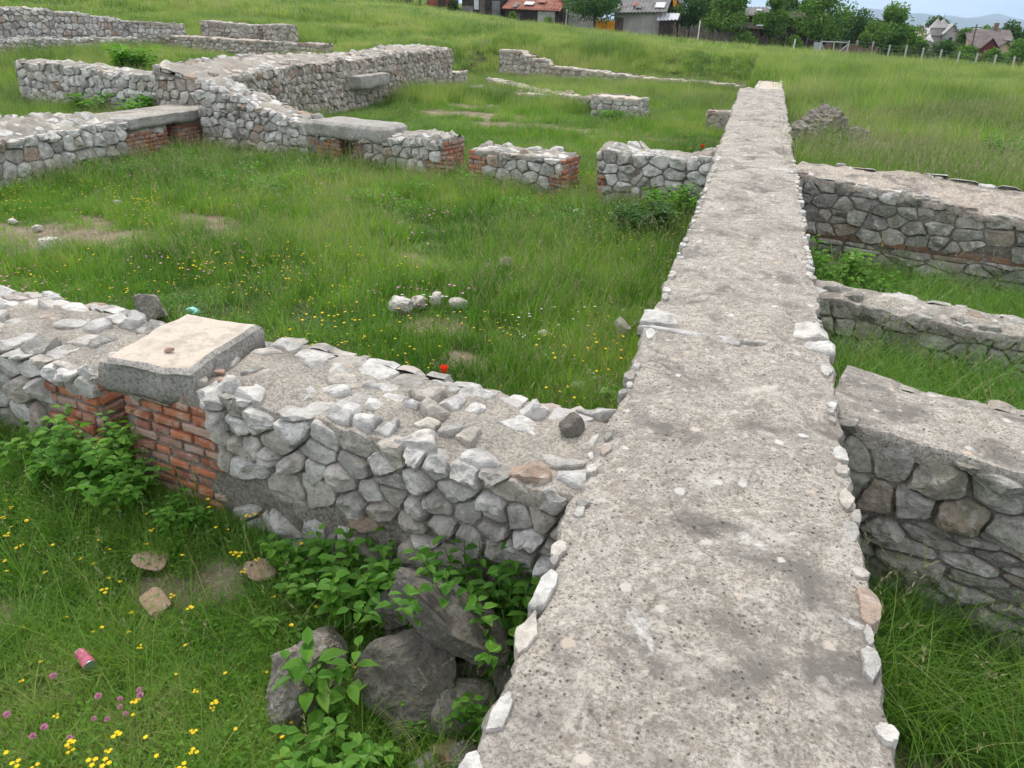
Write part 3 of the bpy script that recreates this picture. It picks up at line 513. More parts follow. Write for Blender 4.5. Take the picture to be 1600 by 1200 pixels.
#ROCKS
_ICO = {}
def ico(k):
    if k not in _ICO:
        import bmesh
        bm = bmesh.new(); bmesh.ops.create_icosphere(bm, subdivisions=k, radius=1); V = np.array([v.co[:] for v in bm.verts]); F = np.array([[v.index for v in f.verts] for f in bm.faces]); bm.free(); _ICO[k] = (V, F)
    return _ICO[k]
def rockV(dims, seed, k=4, cuts=9, rough=.06, boxy=0):
    rg = np.random.default_rng(seed); V, F = ico(k); P = V.copy()
    if boxy: P = np.sign(P)*np.abs(P)**(1-boxy*.75); P /= np.abs(P).max()
    for _ in range(cuts):
        n = rg.normal(size=3); n /= np.linalg.norm(n); d = rg.uniform(.55, .85)*(1.15 if boxy else 1); s = P@n-d; P = P-np.outer(np.maximum(s, 0), n)*.96
    P = P+V*(fbm(P+seed, 2.2, seed, 3)[:, None]*rough*2+fbm(P+seed, 7, seed+3, 4)[:, None]*rough*1.5)
    return P*np.array(dims)/2, F
def rock(name, loc, dims, rz, m, label, cat, seed, k=4, cuts=9, rough=.06, boxy=0, tilt=(0, 0), group=None, sink=.15):
    V, F = rockV(dims, seed, k, cuts, rough, boxy); Rm = np.array(Matrix.Rotation(rz, 3, 'Z') @ Matrix.Rotation(tilt[0], 3, 'X') @ Matrix.Rotation(tilt[1], 3, 'Y')); V = V@Rm.T
    V[:, 2] -= V[:, 2].min(); b = MB(); b.add(V+np.array(loc)-np.array([0, 0, dims[2]*sink]), F, 0, 0); o = b.build(name, M[m] if isinstance(m, str) else m, org=tuple(loc)); return tag(o, label, cat, group)
def gp(px, py, z=-.93, dz=0):
    p = at(px, py, z); return (p[0], p[1], float(G(p[0], p[1]))+dz)
# lintel slabs
def lintel(name, corners, zt, th, label, seed, top='screed', bev=.04, sag=0.):
    "corners of the top, counter-clockwise from above; a worn thick plate"
    C = np.array(corners, float); n = 22; s, t = np.meshgrid(np.linspace(0, 1, n), np.linspace(0, 1, n), indexing='ij')
    def B(s, t, C): return C[0]*((1-s)*(1-t))[..., None]+C[1]*(s*(1-t))[..., None]+C[2]*(s*t)[..., None]+C[3]*((1-s)*t)[..., None]
    xy = B(s, t, C); e = np.minimum.reduce([s, 1-s, t, 1-t]); zz = zt-bev*.5*(1-np.clip(e/.06, 0, 1))**2-sag*(s*0+1)*np.exp(-((s-.75)/.2)**2-(t/.25)**2)
    def J(P): return P+np.stack([fbm(P, 4, seed, 4), fbm(P, 4, seed+1, 4), fbm(P, 6, seed+2, 4)*.4], -1)*.03
    T = J(np.concatenate([xy, zz[..., None]], -1)); b = MB(); inner = (e[:-1, :-1] > .03).ravel() & (e[1:, 1:] > .03).ravel(); F = gridF(n, n)
    b.add(T, F, 0, 1); b.M[-1] = np.where(inner, 1, 0)
    ring = [(i, 0) for i in range(n-1)]+[(n-1, j) for j in range(n-1)]+[(n-1-i, n-1) for i in range(n-1)]+[(0, n-1-j) for j in range(n-1)]
    top_ = np.array([T[i, j] for i, j in ring]); cen = top_.mean(0); rows = [top_]; K = 9
    for k in range(1, K):
        f_ = k/(K-1); P = top_.copy(); P[:, 2] = P[:, 2]-th*f_; ins = 1.012 if f_ < .75 else 1.012-(f_-.75)*.25; P[:, :2] = cen[:2]+(P[:, :2]-cen[:2])*ins; P = P+np.stack([fbm(P, 5, seed+5, 4), fbm(P, 5, seed+6, 4), fbm(P, 5, seed+7, 4)], -1)*.035; rows.append(P)
    m_ = len(ring); V = np.concatenate(rows); F2 = [[i*m_+j, (i+1)*m_+j, (i+1)*m_+(j+1) % m_, i*m_+(j+1) % m_] for i in range(K-1) for j in range(m_)]
    b.add(V, F2, 0, 1); base = b.n-len(V); b.add(np.array([rows[-1].mean(0)]), np.zeros((0, 3), int)); b.more([[base+(K-1)*m_+j, b.n-1, base+(K-1)*m_+(j+1) % m_] for j in range(m_)], 0, 0)
    o = b.build(name, [M['slab'], M[top]], org=(cen[0], cen[1], zt-th)); return tag(o, label, 'lintel slab')
c4 = [at(152, 560, .0), at(296, 578, .0), at(408, 506, .0), at(296, 487, .0)]
lintel('lintel_slab', [c[:2] for c in c4], .0, .165, 'thick stone slab with a cream top bridging the narrow passage in the near wall', 3, sag=.02)
lintel('lintel_slab', [(-7.3, 12.08), (-5.72, 11.78), (-5.6, 12.5), (-7.1, 12.85)], -.17, .21, 'long rounded grey stone block laid over the dark gap in the far room wall', 8, top='slab', bev=.1)
lintel('lintel_slab', [(-10.02, 11.05), (-9.98, 13.35), (-10.95, 13.45), (-11.0, 11.2)], -.2, .19, 'flat weathered slab over the small opening in the left room wall', 12, top='concrete')
lintel('projecting_slab', [(-10.1, 19.6), (-10.1, 21.3), (-10.9, 21.6), (-10.9, 19.4)], -.02, .32, 'pink topped slab jutting from the face of the tallest wall', 14, top='cap_pink')
# rubble heap of dark blocks beside the long wall
rock('boulder', (-.84, 2.14, -.72), (.5, .26, .19), R_(-24), 'boulder', 'long dark brown block lying on top of the heap', 'boulder', 31, 6, 5, .045, .9, (R_(-14), R_(10)), sink=0)
rock('boulder', gp(650, 1095, -.93), (.42, .38, .27), R_(35), 'boulder', 'big dark block with a flat sloping face in the middle of the heap', 'boulder', 32, 6, 9, .055, .6, (R_(28), R_(-8)))
rock('boulder', gp(478, 1085, -.93), (.34, .26, .3), R_(60), 'boulder_grey', 'pale grey rough boulder on the left side of the heap', 'boulder', 33, 6, 9, .06, .5, (R_(20), 0))
rock('boulder', gp(722, 1125, -.95), (.27, .2, .2), R_(25), 'boulder_grey', 'angular block with a grey mortar rim by the foot of the long wall', 'boulder', 34, 4, 8, .04, .6, (R_(14), R_(10)))
rock('rubble_stone', gp(650, 1000, -.95), (.34, .26, .26), R_(-10), 'boulder', 'dark block wedged under the long brown one', 'stone', 35, 4, 8, .04, .6)
rock('rubble_stone', gp(790, 905, -.95), (.3, .25, .26), R_(60), 'boulder', 'dark stone half hidden behind the long brown block', 'stone', 36, 4, 8, .04, .5)
rock('rubble_stone', gp(735, 1050, -.9, .1), (.14, .11, .09), R_(10), 'stone_grey', 'small pinkish stone resting between the dark blocks', 'stone', 37, 3, 8)
rock('rubble_stone', gp(700, 1185, -.95), (.13, .16, .12), R_(30), 'brick_dark', 'reddish broken stone at the bottom of the heap', 'stone', 38, 3, 7, .04, .5)
rock('rubble_stone', gp(665, 1200, -.95), (.13, .14, .09), R_(70), 'stone', 'pale flat stone at the bottom edge beside the reddish one', 'stone', 39, 3, 8)
rock('rubble_stone', gp(535, 1180, -.95), (.13, .12, .07), R_(20), 'stone', 'pale speckled stone in the grass at the bottom edge', 'stone', 40, 3, 9)
rock('rubble_stone', gp(555, 915, -.95), (.19, .13, .09), R_(-20), 'stone', 'light grey stone in the grass above the heap', 'stone', 41, 3, 9)
rock('rubble_stone', gp(520, 955, -.95), (.2, .16, .1), R_(40), 'boulder_grey', 'mossy grey stone between grass and heap', 'stone', 42, 3, 9)
rock('rubble_stone', gp(760, 1010, -.93), (.16, .2, .16), R_(15), 'stone_warm', 'brown rubble stone between the heap and the long wall', 'stone', 43, 3, 9)
rock('rubble_stone', gp(575, 880, -.95), (.12, .1, .08), R_(15), 'stone_grey', 'small grey stone in the weeds below the cross wall', 'stone', 44, 3, 9)
rock('rubble_stone', (-.93, 2.1, -.78), (.07, .13, .1), .5, 'plastic', 'pale wedge shaped sliver standing between the dark blocks', 'stone', 45, 3, 7, .03, .7, (R_(30), 0), sink=0)
rock('boulder', gp(640, 985, -.85, .16), (.26, .2, .14), R_(30), 'boulder', 'dark angular stone propped on the back of the big flat faced block', 'boulder', 46, 5, 8, .05, .6, (R_(25), R_(5)), sink=0)
for i, (x, y, z, d, m, lb) in enumerate([(-.7, 2.0, -.95, (.16, .13, .1), 'stone_grey', 'grey broken stone deep in the gap beside the long wall'), (-.82, 1.98, -.92, (.12, .1, .08), 'stone_warm', 'small brown stone at the centre of the heap'), (-.66, 1.78, -.97, (.15, .12, .12), 'boulder', 'dark stone at the foot of the long wall near the bottom edge'),
        (-1.4, 2.12, -.95, (.2, .16, .12), 'boulder_grey', 'weathered stone bridging the left boulder and the big dark block'), (-1.0, 1.68, -.98, (.14, .1, .08), 'stone_grey', 'flat grey stone just in front of the big dark block'), (-.6, 2.12, -.9, (.2, .14, .14), 'boulder', 'dark stone squeezed between the long brown block and the long wall'), (-1.72, 2.28, -.97, (.16, .12, .08), 'stone', 'pale stone among weeds below the middle of the cross wall')]):
    rock('rubble_stone', (x, y, z), d, i*1.1, m, lb, 'stone', 120+i, 3, 8, .05, .4, (R_(12), R_(-8)), sink=.05)
# brick fragments in the grass
for i, (px, py, d, rz, lb) in enumerate([(240, 905, (.16, .11, .03), .3, 'pale red brick fragment in the grass, upper one of the pair'), (247, 952, (.18, .11, .03), -.4, 'pale red brick fragment in the grass, lower one of the pair'),
        (412, 928, (.14, .12, .036), .5, 'bright terracotta fragment lying near the yellow flowers'), (470, 868, (.17, .12, .06), .1, 'dark brown brick fragment below the cross wall')]):
    rock('brick_fragment', gp(px, py, -.95), d, rz, 'brick' if i != 3 else 'brick_dark', lb, 'brick fragment', 62+i, 4, 8, .05, .7, (R_(14), R_(4)), sink=-1.2)
# chips on the walls
p = at(265, 549, .0); rock('brick_chip', (p[0], p[1], .0), (.05, .026, .022), .3, 'brick', 'small orange chip on the cream top of the lintel slab', 'brick chip', 70, 3, 6, .02, .7, sink=.05)
for px, py, lb in ((343, 578, 'orange chip lying on mortar right of the lintel slab, upper of two'), (349, 592, 'orange chip lying on mortar right of the lintel slab, lower of two'), (402, 586, 'tiny pinkish chip between white stones on the cross wall')):
    p = at(px, py, -.07); rock('brick_chip', (p[0], p[1], -.105), (.055, .035, .03), .3, 'brick', lb, 'brick chip', int(px), 3, 6, .02, .7, sink=-.3)
p = at(893, 672, -.06); rock('dark_stone', (p[0], p[1], -.09), (.12, .1, .11), .5, 'boulder', 'dark angular stone resting on the cross wall near the long wall', 'stone', 71, 4, 8, .03, .5, sink=0)
# stones inside the room
for px, py, d, m, lb in [(82, 397, (.3, .2, .17), 'stone_white', 'white stone lying on the bare earth patch'), (240, 505, (.32, .26, .28), 'boulder_grey', 'rounded brown boulder behind the lintel slab'),
        (628, 495, (.26, .2, .17), 'stone_white', 'largest white stone, left end of the row in the room'), (655, 486, (.16, .13, .12), 'stone_white', 'second white stone in the row in the room'), (682, 482, (.14, .12, .14), 'stone_white', 'third white stone in the row, rounded and upright'),
        (716, 486, (.17, .12, .11), 'stone_white', 'white pointed stone, right end of the row'), (790, 425, (.2, .16, .17), 'boulder_grey', 'rounded brown stone in the middle of the room'), (905, 342, (.24, .18, .14), 'stone_white', 'pale stone in the grass below the brick doorway'),
        (852, 530, (.15, .11, .07), 'stone_white', 'small cream stone alone near the right of the room'), (972, 528, (.2, .12, .2), 'stone', 'upright grey stone against the foot of the long wall'), (995, 518, (.13, .1, .12), 'stone', 'small pale stone next to the upright grey one'),
        (905, 612, (.16, .13, .08), 'stone', 'flat grey stone near the broad leaves behind the cross wall'), (932, 595, (.08, .06, .05), 'stone_white', 'little white stone near the broad leaves'), (888, 162, (.4, .35, .4), 'stone_warm', 'pointed brown stone in the grass left of the square block'),
        (60, 362, (.12, .1, .08), 'stone_white', 'small pale stone on the earth left of the white one'), (22, 350, (.14, .1, .07), 'stone_white', 'white pebble at the left edge under the side wall'), (185, 325, (.16, .12, .08), 'stone_white', 'white pebble in the grass above the earth patch')]:
    rock('loose_stone', gp(px, py), d, random.Random(px).uniform(0, 3), m, lb, 'stone', px, 4 if px in (82, 240, 628) else 3, 9, .07, .3, sink=-.05)
# mortared lump right of the long wall
rg = np.random.default_rng(5); b = MB()
for i, (x, y, z, d) in enumerate([(x_, y_-2., z_-.05, d_) for x_, y_, z_, d_ in [(1.05, 16.4, -.35, (.95, .6, .5)), (1.15, 16.5, -.1, (.6, .5, .42)), (1.6, 16.4, -.42, (.7, .55, .45)), (.82, 16.3, -.4, (.45, .4, .45)), (1.95, 16.45, -.5, (.5, .4, .35)), (1.35, 16.1, -.5, (.9, .4, .4)), (1.95, 16.1, -.52, (.35, .3, .3))]]):
    V, F = rockV(d, 90+i, 5, 10, .16); V = V*1.2; V[:, 2] -= V[:, 2].min(); b.add(V+np.array([x, y, z-.1]), F, i % 2 if i != 1 else 0, 0)
o = b.build('masonry_lump', [M['boulder_grey'], M['stone_grey']], org=(1.3, 14.4, -.6)); tag(o, 'rough lump of fallen masonry in the grass right of the long wall', 'masonry lump')
for px, py, z, d, lb in [(1376, 248, -.45, (.4, .3, .2), 'pale stone in tall grass left of two beyond the right wall'), (1512, 278, -.42, (.55, .3, .18), 'long pale stone in the grass just beyond the right wall')]:
    p = at(px, py, z); rock('loose_stone', (p[0], p[1], float(G(p[0], p[1]))), d, .2, 'stone_warm', lb, 'stone', px, 3, 9, .05, .3, sink=-.5)
p = at(1280, 440, -.8); rock('loose_stone', (.68, 7.4, -1.15), (.3, .3, .5), .2, 'stone_grey', 'dark grey upright stone in the corner beside the leafy weed', 'stone', 77, 4, 8, .04, .6)
# litter
def can(loc):
    root = empty('drink_can', loc, 'crushed pink drink can lying in the grass', 'drink can', rz=R_(-25)); n = 20
    def tubeB(x0, x1, r, nm, m, crush):
        b = MB(); xs_ = np.linspace(x0, x1, 9); th = np.arange(n)/n*2*math.pi; V = []
        for x in xs_:
            t = (x-x0)/(x1-x0); rr = r*(1-crush*math.sin(math.pi*t)*(.5+.5*np.cos(2*th+t*4)))
            V.append(np.stack([0*th+x+.006*crush*np.sin(3*th), rr*np.cos(th), .03+rr*.85*np.sin(th)], 1))
        V.append(np.array([[x0, 0, .03], [x1, 0, .03]])); F = [[i*n+j, i*n+(j+1) % n, (i+1)*n+(j+1) % n, (i+1)*n+j] for i in range(8) for j in range(n)]
        b.add(np.concatenate(V), F, 0, 1); b.more([[j, (j+1) % n, 9*n] for j in range(n)]+[[8*n+(j+1) % n, 8*n+j, 9*n+1] for j in range(n)], 0, 0); b.build(nm, m, root)
    tubeB(-.045, .045, .026, 'can_body', M['pinkcan'], .5); tubeB(-.051, -.045, .024, 'can_end', M['alu'], 0); tubeB(.045, .051, .024, 'can_end', M['alu'], 0)
can(gp(132, 1028, -.9, .065))
b = MB(); V, F = rockV((.12, .08, .06), 8, 3, 9, .2); p = at(302, 485, -.8); b.add(V+np.array([p[0], p[1], -.8]), F); o = b.build('plastic_wrapper', M['teal'], org=(p[0], p[1], -.85)); tag(o, 'crumpled teal plastic wrapper in the grass behind the lintel slab', 'wrapper')
#PLANTS
def blades(b, rg, n, rad, h0, h1, wd, lean=.35, droop=.4, m=0, seg=4, cx=0, cy=0, z0=0, bend=None):
    rr = rad*np.sqrt(rg.random(n)); th = rg.uniform(0, 2*math.pi, n); x0 = cx+rr*np.cos(th); y0 = cy+rr*np.sin(th)
    h = rg.uniform(h0, h1, n)*(1-.35*(rr/max(rad, 1e-6))**2); ph = rg.uniform(0, 2*math.pi, n); ln = np.abs(rg.normal(0, lean, n))+.05; dr = droop*rg.random(n)
    if bend is not None: ph = bend+rg.normal(0, .7, n)
    t = np.linspace(0, 1, seg+1)[None]; off = h[:, None]*(ln[:, None]*t+dr[:, None]*t**2.5); zz = h[:, None]*(t-.35*dr[:, None]*t**3)*.97
    X = x0[:, None]+np.cos(ph)[:, None]*off; Yy = y0[:, None]+np.sin(ph)[:, None]*off; C = np.stack([X, Yy, zz+z0-.02], -1)
    fa = ph+math.pi/2+rg.normal(0, .6, n); sdv = np.stack([np.cos(fa), np.sin(fa), 0*fa], -1)[:, None, :]; ww = (wd*rg.uniform(.6, 1.3, n))[:, None]*np.array([.8]+[1-.75*q**1.5 for q in np.linspace(.2, .95, seg-1)]+[.08])[None]
    V = np.stack([C-sdv*ww[..., None]/2, C+sdv*ww[..., None]/2], 2); k = seg+1; i = np.arange(n)[:, None]*k*2; j = np.arange(seg)[None]*2; a = (i+j).ravel()
    b.add(V.reshape(-1, 3), np.stack([a, a+1, a+3, a+2], 1), m, 1); return C
def leafF():
    return np.array([[0, 1, 2, 3], [0, 3, 4, 5]])
def leaves(b, P, D, Nn, ln, wd, m=0, fold=.18):
    "P base, D direction, Nn normal-ish, folded oval leaves"
    D = D/np.linalg.norm(D, axis=1, keepdims=True); Sd = np.cross(D, Nn); Sd /= np.linalg.norm(Sd, axis=1, keepdims=True)+1e-9; Nn = np.cross(Sd, D); ln = np.asarray(ln)[:, None]; wd = np.asarray(wd)[:, None]
    mid = P+D*ln*.5-Nn*ln*.0; tip = P+D*ln-Nn*ln*.16
    V = np.stack([P, P+D*ln*.28+Sd*wd*.46+Nn*wd*fold, P+D*ln*.62+Sd*wd*.42+Nn*wd*fold-Nn*ln*.04, tip, P+D*ln*.62-Sd*wd*.42+Nn*wd*fold-Nn*ln*.04, P+D*ln*.28-Sd*wd*.46+Nn*wd*fold], 1)
    n = len(P); a = (np.arange(n)*6)[:, None]; F = np.concatenate([a+np.array([[0, 1, 2, 3]]), a+np.array([[0, 3, 4, 5]])]); b.add(V.reshape(-1, 3), F, m, 0)
SRC = {}
def source(key, objs):
    c = bpy.data.collections.new(key)
    for o in objs: c.objects.link(o)
    SRC[key] = (c, len(objs))
def proto(name, b, mats):
    return bpy.data.objects.new(name, b.data(name, mats))
rg = np.random.default_rng(11)
def tufts(key, k, spec, mats):
    out = []
    for i in range(k):
        b = MB()
        for s in spec:
            ty = s[0]
            if ty == 'b': blades(b, rg, *s[1:8], m=s[8], seg=s[9] if len(s) > 9 else 3)
            elif ty == 'seed':      # culms with seed heads
                C = blades(b, rg, s[1], s[2], s[3], s[4], s[5], .2, .25, m=s[6], seg=4)
                for c in C:
                    tip = c[-1]; d = c[-1]-c[-2]; d = d/np.linalg.norm(d); q = 7; tt = rg.uniform(-s[7], .2*s[7], q)[:, None]; th = rg.uniform(0, 2*math.pi, q)
                    leaves(b, tip+d*tt, d*1.2+np.stack([np.cos(th), np.sin(th), 0*th+.3], 1)*.7, np.stack([np.sin(th), np.cos(th), 0*th+.2], 1), np.full(q, s[7]*.3), np.full(q, s[7]*.055), s[8])
            elif ty == 'leaf':      # low rosette and clover leaves
                n = s[1]; rr = s[2]*np.sqrt(rg.random(n)); th = rg.uniform(0, 2*math.pi, n); P = np.stack([rr*np.cos(th), rr*np.sin(th), rg.uniform(s[3], s[4], n)], 1); ph = rg.uniform(0, 2*math.pi, n)
                D = np.stack([np.cos(ph), np.sin(ph), rg.uniform(-.2, .6, n)], 1); Nn = np.stack([0*ph, 0*ph, 0*ph+1.], 1)+rg.normal(0, .25, (n, 3)); l = rg.uniform(.6, 1.3, n)*s[5]; leaves(b, P, D, Nn, l, l*s[6], s[7])
        out.append(proto('tuft', b, mats))
    source(key, out)
gm = [M['grass'], M['leaf'], M['seed'], M['straw'], M['grass_deep']]
tufts('near', 7, [('b', 44, .07, .06, .2, .0036, .45, .6, 0), ('leaf', 12, .08, .01, .06, .017, .7, 1), ('b', 3, .05, .04, .14, .002, .6, .3, 3)], gm)
tufts('near_tall', 5, [('b', 34, .06, .14, .4, .0045, .35, .7, 4, 5), ('seed', 2, .04, .3, .45, .002, 3, .05, 2)], gm)
tufts('lush', 5, [('b', 60, .11, .2, .62, .006, .4, .9, 4, 6), ('seed', 1, .06, .45, .75, .0025, 0, .09, 2)], gm)
tufts('mid', 6, [('b', 60, .15, .05, .17, .0058, .4, .4, 0), ('leaf', 14, .15, .01, .06, .024, .7, 1), ('b', 7, .14, .05, .16, .004, .5, .3, 3)], gm)
tufts('mid_tall', 6, [('b', 62, .13, .12, .38, .0062, .25, .45, 0, 4), ('seed', 5, .12, .28, .5, .003, 3, .07, 2)], gm)
tufts('weedy', 4, [('leaf', 90, .2, .02, .26, .06, .6, 1), ('b', 16, .18, .1, .35, .006, .3, .5, 4)], gm)
gf = [M['grass_far'], M['leaf'], M['seed'], M['straw'], M['grass_deep']]
tufts('far', 6, [('b', 130, .45, .16, .42, .013, .25, .35, 0, 3), ('b', 18, .45, .3, .5, .008, .2, .3, 2, 3)], gf)
tufts('vfar', 5, [('b', 240, 1.1, .2, .5, .028, .25, .35, 0, 3), ('b', 34, 1.1, .35, .62, .018, .2, .3, 2, 3)], gf)
def inside(px, py, q):
    r = np.ones(len(px), bool)
    for i in range(4):
        a, c = q[i], q[(i+1) % 4]; r &= ((c[0]-a[0])*(py-a[1])-(c[1]-a[1])*(px-a[0])) > 0
    return r
def free(x, y, mar=0):
    ok = np.ones(len(x), bool)
    for q in FOOT:
        c = q.mean(0); q2 = c+(q-c)*1.0 if mar == 0 else q
        A = ((q[0, 0]*q[1, 1]-q[1, 0]*q[0, 1])+(q[1, 0]*q[2, 1]-q[2, 0]*q[1, 1])+(q[2, 0]*q[3, 1]-q[3, 0]*q[2, 1])+(q[3, 0]*q[0, 1]-q[0, 0]*q[3, 1])); ok &= ~inside(x, y, q2 if A > 0 else q2[::-1])
    return ok
def seen(x, y, z, mx=220, my=160):
    P = np.stack([x, y, z-EYE], -1); d = P@fw; u = 800+1200*(P@RX)/d; v = 600-1200*(P@UP)/d; return (d > .3) & (u > -mx) & (u < 1600+mx) & (v > -my-60) & (v < 1200+my+150)
def sample(x0, x1, y0, y1, dens, rg):
    n = int((x1-x0)*(y1-y0)*dens); return rg.uniform(x0, x1, n), rg.uniform(y0, y1, n)
GN = {}
def gn_tree(key):
    if key in GN: return GN[key]
    t = bpy.data.node_groups.new('scatter_'+key, 'GeometryNodeTree'); t.interface.new_socket('Geometry', in_out='INPUT', socket_type='NodeSocketGeometry'); t.interface.new_socket('Geometry', in_out='OUTPUT', socket_type='NodeSocketGeometry')
    A = lambda ty: t.nodes.new(ty); gi = A('NodeGroupInput'); go = A('NodeGroupOutput'); ip = A('GeometryNodeInstanceOnPoints'); ci = A('GeometryNodeCollectionInfo'); ci.inputs['Collection'].default_value = SRC[key][0]; ci.inputs['Separate Children'].default_value = True; ci.inputs['Reset Children'].default_value = True
    def at_(nm, ty): n = A('GeometryNodeInputNamedAttribute'); n.data_type = ty; n.inputs['Name'].default_value = nm; return n.outputs['Attribute']
    K = t.links.new; e = A('FunctionNodeEulerToRotation'); K(at_('rot', 'FLOAT_VECTOR'), e.inputs[0]); K(e.outputs[0], ip.inputs['Rotation']); K(at_('scl', 'FLOAT_VECTOR'), ip.inputs['Scale']); K(at_('idx', 'INT'), ip.inputs['Instance Index'])
    ip.inputs['Pick Instance'].default_value = True; K(ci.outputs[0], ip.inputs['Instance']); K(gi.outputs[0], ip.inputs['Points']); K(ip.outputs[0], go.inputs[0]); GN[key] = t; return t
def scatter(name, key, P, scl, label, cat, rg, tilt=.12, kind='stuff'):
    n = len(P); me = bpy.data.meshes.new(name); me.vertices.add(n); me.vertices.foreach_set('co', np.asarray(P, np.float32).ravel())
    rot = np.stack([rg.normal(0, tilt, n), rg.normal(0, tilt, n), rg.uniform(0, 6.283, n)], 1); a = me.attributes.new('rot', 'FLOAT_VECTOR', 'POINT'); a.data.foreach_set('vector', rot.astype(np.float32).ravel())
    if np.ndim(scl) == 1: scl = np.stack([scl]*3, 1)
    a = me.attributes.new('scl', 'FLOAT_VECTOR', 'POINT'); a.data.foreach_set('vector', np.asarray(scl, np.float32).ravel()); a = me.attributes.new('idx', 'INT', 'POINT'); a.data.foreach_set('value', rg.integers(0, SRC[key][1], n).astype(np.int32))
    o = bpy.data.objects.new(name, me); COL.objects.link(o); md = o.modifiers.new('scatter', 'NODES'); md.node_group = gn_tree(key); tag(o, label, cat, None, kind); return o
def lay(name, key, regs, label, seed, dens_fn=None, sc=(.7, 1.3), hs=None, sink=.0, barek=1., mask=None):
    rg = np.random.default_rng(seed); XX, YY = [], []
    for r in regs: x, y = sample(*r, rg); XX.append(x); YY.append(y)
    x = np.concatenate(XX); y = np.concatenate(YY); z = G(x, y); k = seen(x, y, z) & free(x, y); x, y, z = x[k], y[k], z[k]
    k = rg.random(len(x)) > bare(x, y)*barek*1.6
    if dens_fn is not None: k &= rg.random(len(x)) < dens_fn(x, y)
    x, y, z = x[k], y[k], z[k]; s = rg.uniform(*sc, len(x)); sv = np.stack([s, s, s*(hs(x, y) if hs else 1)], 1); print(name, len(x)); return scatter(name, key, np.stack([x, y, z-sink], 1), sv, label, 'grass', rg)
def nz(x, y, f, s): return fbm(np.stack([x, y, 0*x], -1), f, s, 3)
def tallness(x, y): return np.clip(.95+nz(x, y, .7, 51)*1.1, .45, 1.7)
lay('grass', 'near', [(-4.6, -.45, .9, 3.0, 640), (.5, 2.9, .9, 3.4, 300)], 'short lawn of clover and grass in front of the cross wall', 1, sc=(.6, 1.25))
lay('grass', 'near_tall', [(-4.6, -.45, .9, 3.0, 110)], 'taller grass stems near the heap and cross wall', 2, lambda x, y: np.clip(.45+nz(x, y, 1.5, 3)*1.6, 0.08, 1), sc=(.6, 1.15))
lay('grass', 'lush', [(.5, 3.2, 1.2, 3.2, 110)], 'long bent grass below the nearest right wall', 3, sc=(.65, 1.15))
lay('grass', 'lush', [(.5, 4, 3.7, 6.5, 55), (.5, 5, 6.8, 9.3, 45)], 'long grass growing between the right walls', 4, sc=(.75, 1.2))
lay('grass', 'mid', [(-10.2, -.4, 3.0, 13.2, 105)], 'flowery short grass covering the floor of the room', 5, hs=lambda x, y: np.clip(1.15+nz(x, y, .9, 5)*1.3, .4, 2.2), sc=(.6, 1.2), barek=.7, dens_fn=lambda x, y: np.clip(.78+nz(x, y, 1.3, 14)*1.2, .12, 1)*(1-.75*np.exp(-((x+2.5)/.5)**2-((y-6.)/.22)**2)))
def roomtall(x, y):
    d = np.clip(.3+nz(x, y, .6, 8)*1.5, .06, .9); d = d*(1-.85*np.exp(-((x+2.4)/.9)**2-((y-5.7)/.7)**2)); d = np.maximum(d, sm(2.2, .7, -x-.3)*.95); d = np.maximum(d, sm(9.0, 10.2, y+.1*x-.0)*.9); d = np.maximum(d, sm(8.3, 9.6, -x)*sm(8, 9, y)); return d*sm(3.3, 4.2, y)
lay('grass', 'mid_tall', [(-10.2, -.4, 3.0, 13.2, 70)], 'taller seeding grass along the walls of the room', 6, roomtall, sc=(.6, 1.3))
lay('grass', 'mid_tall', [(-12, -.4, 11.4, 33, 26)], 'grass of the second court with thin bare places', 7, lambda x, y: np.clip(.75+nz(x, y, .5, 9), .25, 1), sc=(.75, 1.3), hs=tallness)
lay('grass', 'mid', [(-12, -.4, 11.4, 24, 40)], 'short grass of the second court', 8, sc=(.9, 1.5))
lay('grass', 'mid_tall', [(.5, 9, 9.9, 22, 60)], 'tall meadow grass beyond the thick right wall', 9, sc=(.9, 1.5), hs=tallness)
lay('grass', 'mid_tall', [(-24, -11, 8, 24, 26)], 'grass among the left ruins', 10, sc=(.8, 1.4), hs=tallness)
lay('grass', 'far', [(-34, -11, 18, 42, 6), (-11.5, .5, 22, 42, 8), (-11.5, .5, 31.5, 42, 8), (.5, 22, 15, 42, 7.5)], 'meadow grass of the bank and field', 11, sc=(.8, 1.3), hs=lambda x, y: tallness(x*.5, y*.5)*1.1)
lay('grass', 'vfar', [(-72, 45, 40, 74, 2.1), (-45, 45, 74, 96, 1.3), (-100, -32, 26, 74, 1.2)], 'far pale meadow grass up to the sheds and fences', 12, sc=(.8, 1.4), hs=lambda x, y: tallness(x*.25, y*.25)*.75)
lay('weeds', 'weedy', [(-10, -.4, 9.2, 12.2, 7), (-10.0, -9, 6, 13, 8), (-4.5, -.5, 2.2, 2.9, 4), (-14, -11, 14, 21, 3), (.5, 1.6, 7, 9.3, 25), (-13, -12.5, 17, 20, 6)], 'low leafy weeds at the feet of the walls', 13, lambda x, y: np.clip(nz(x, y, .9, 23)*2+.15, 0, 1), sc=(.5, 1.1))
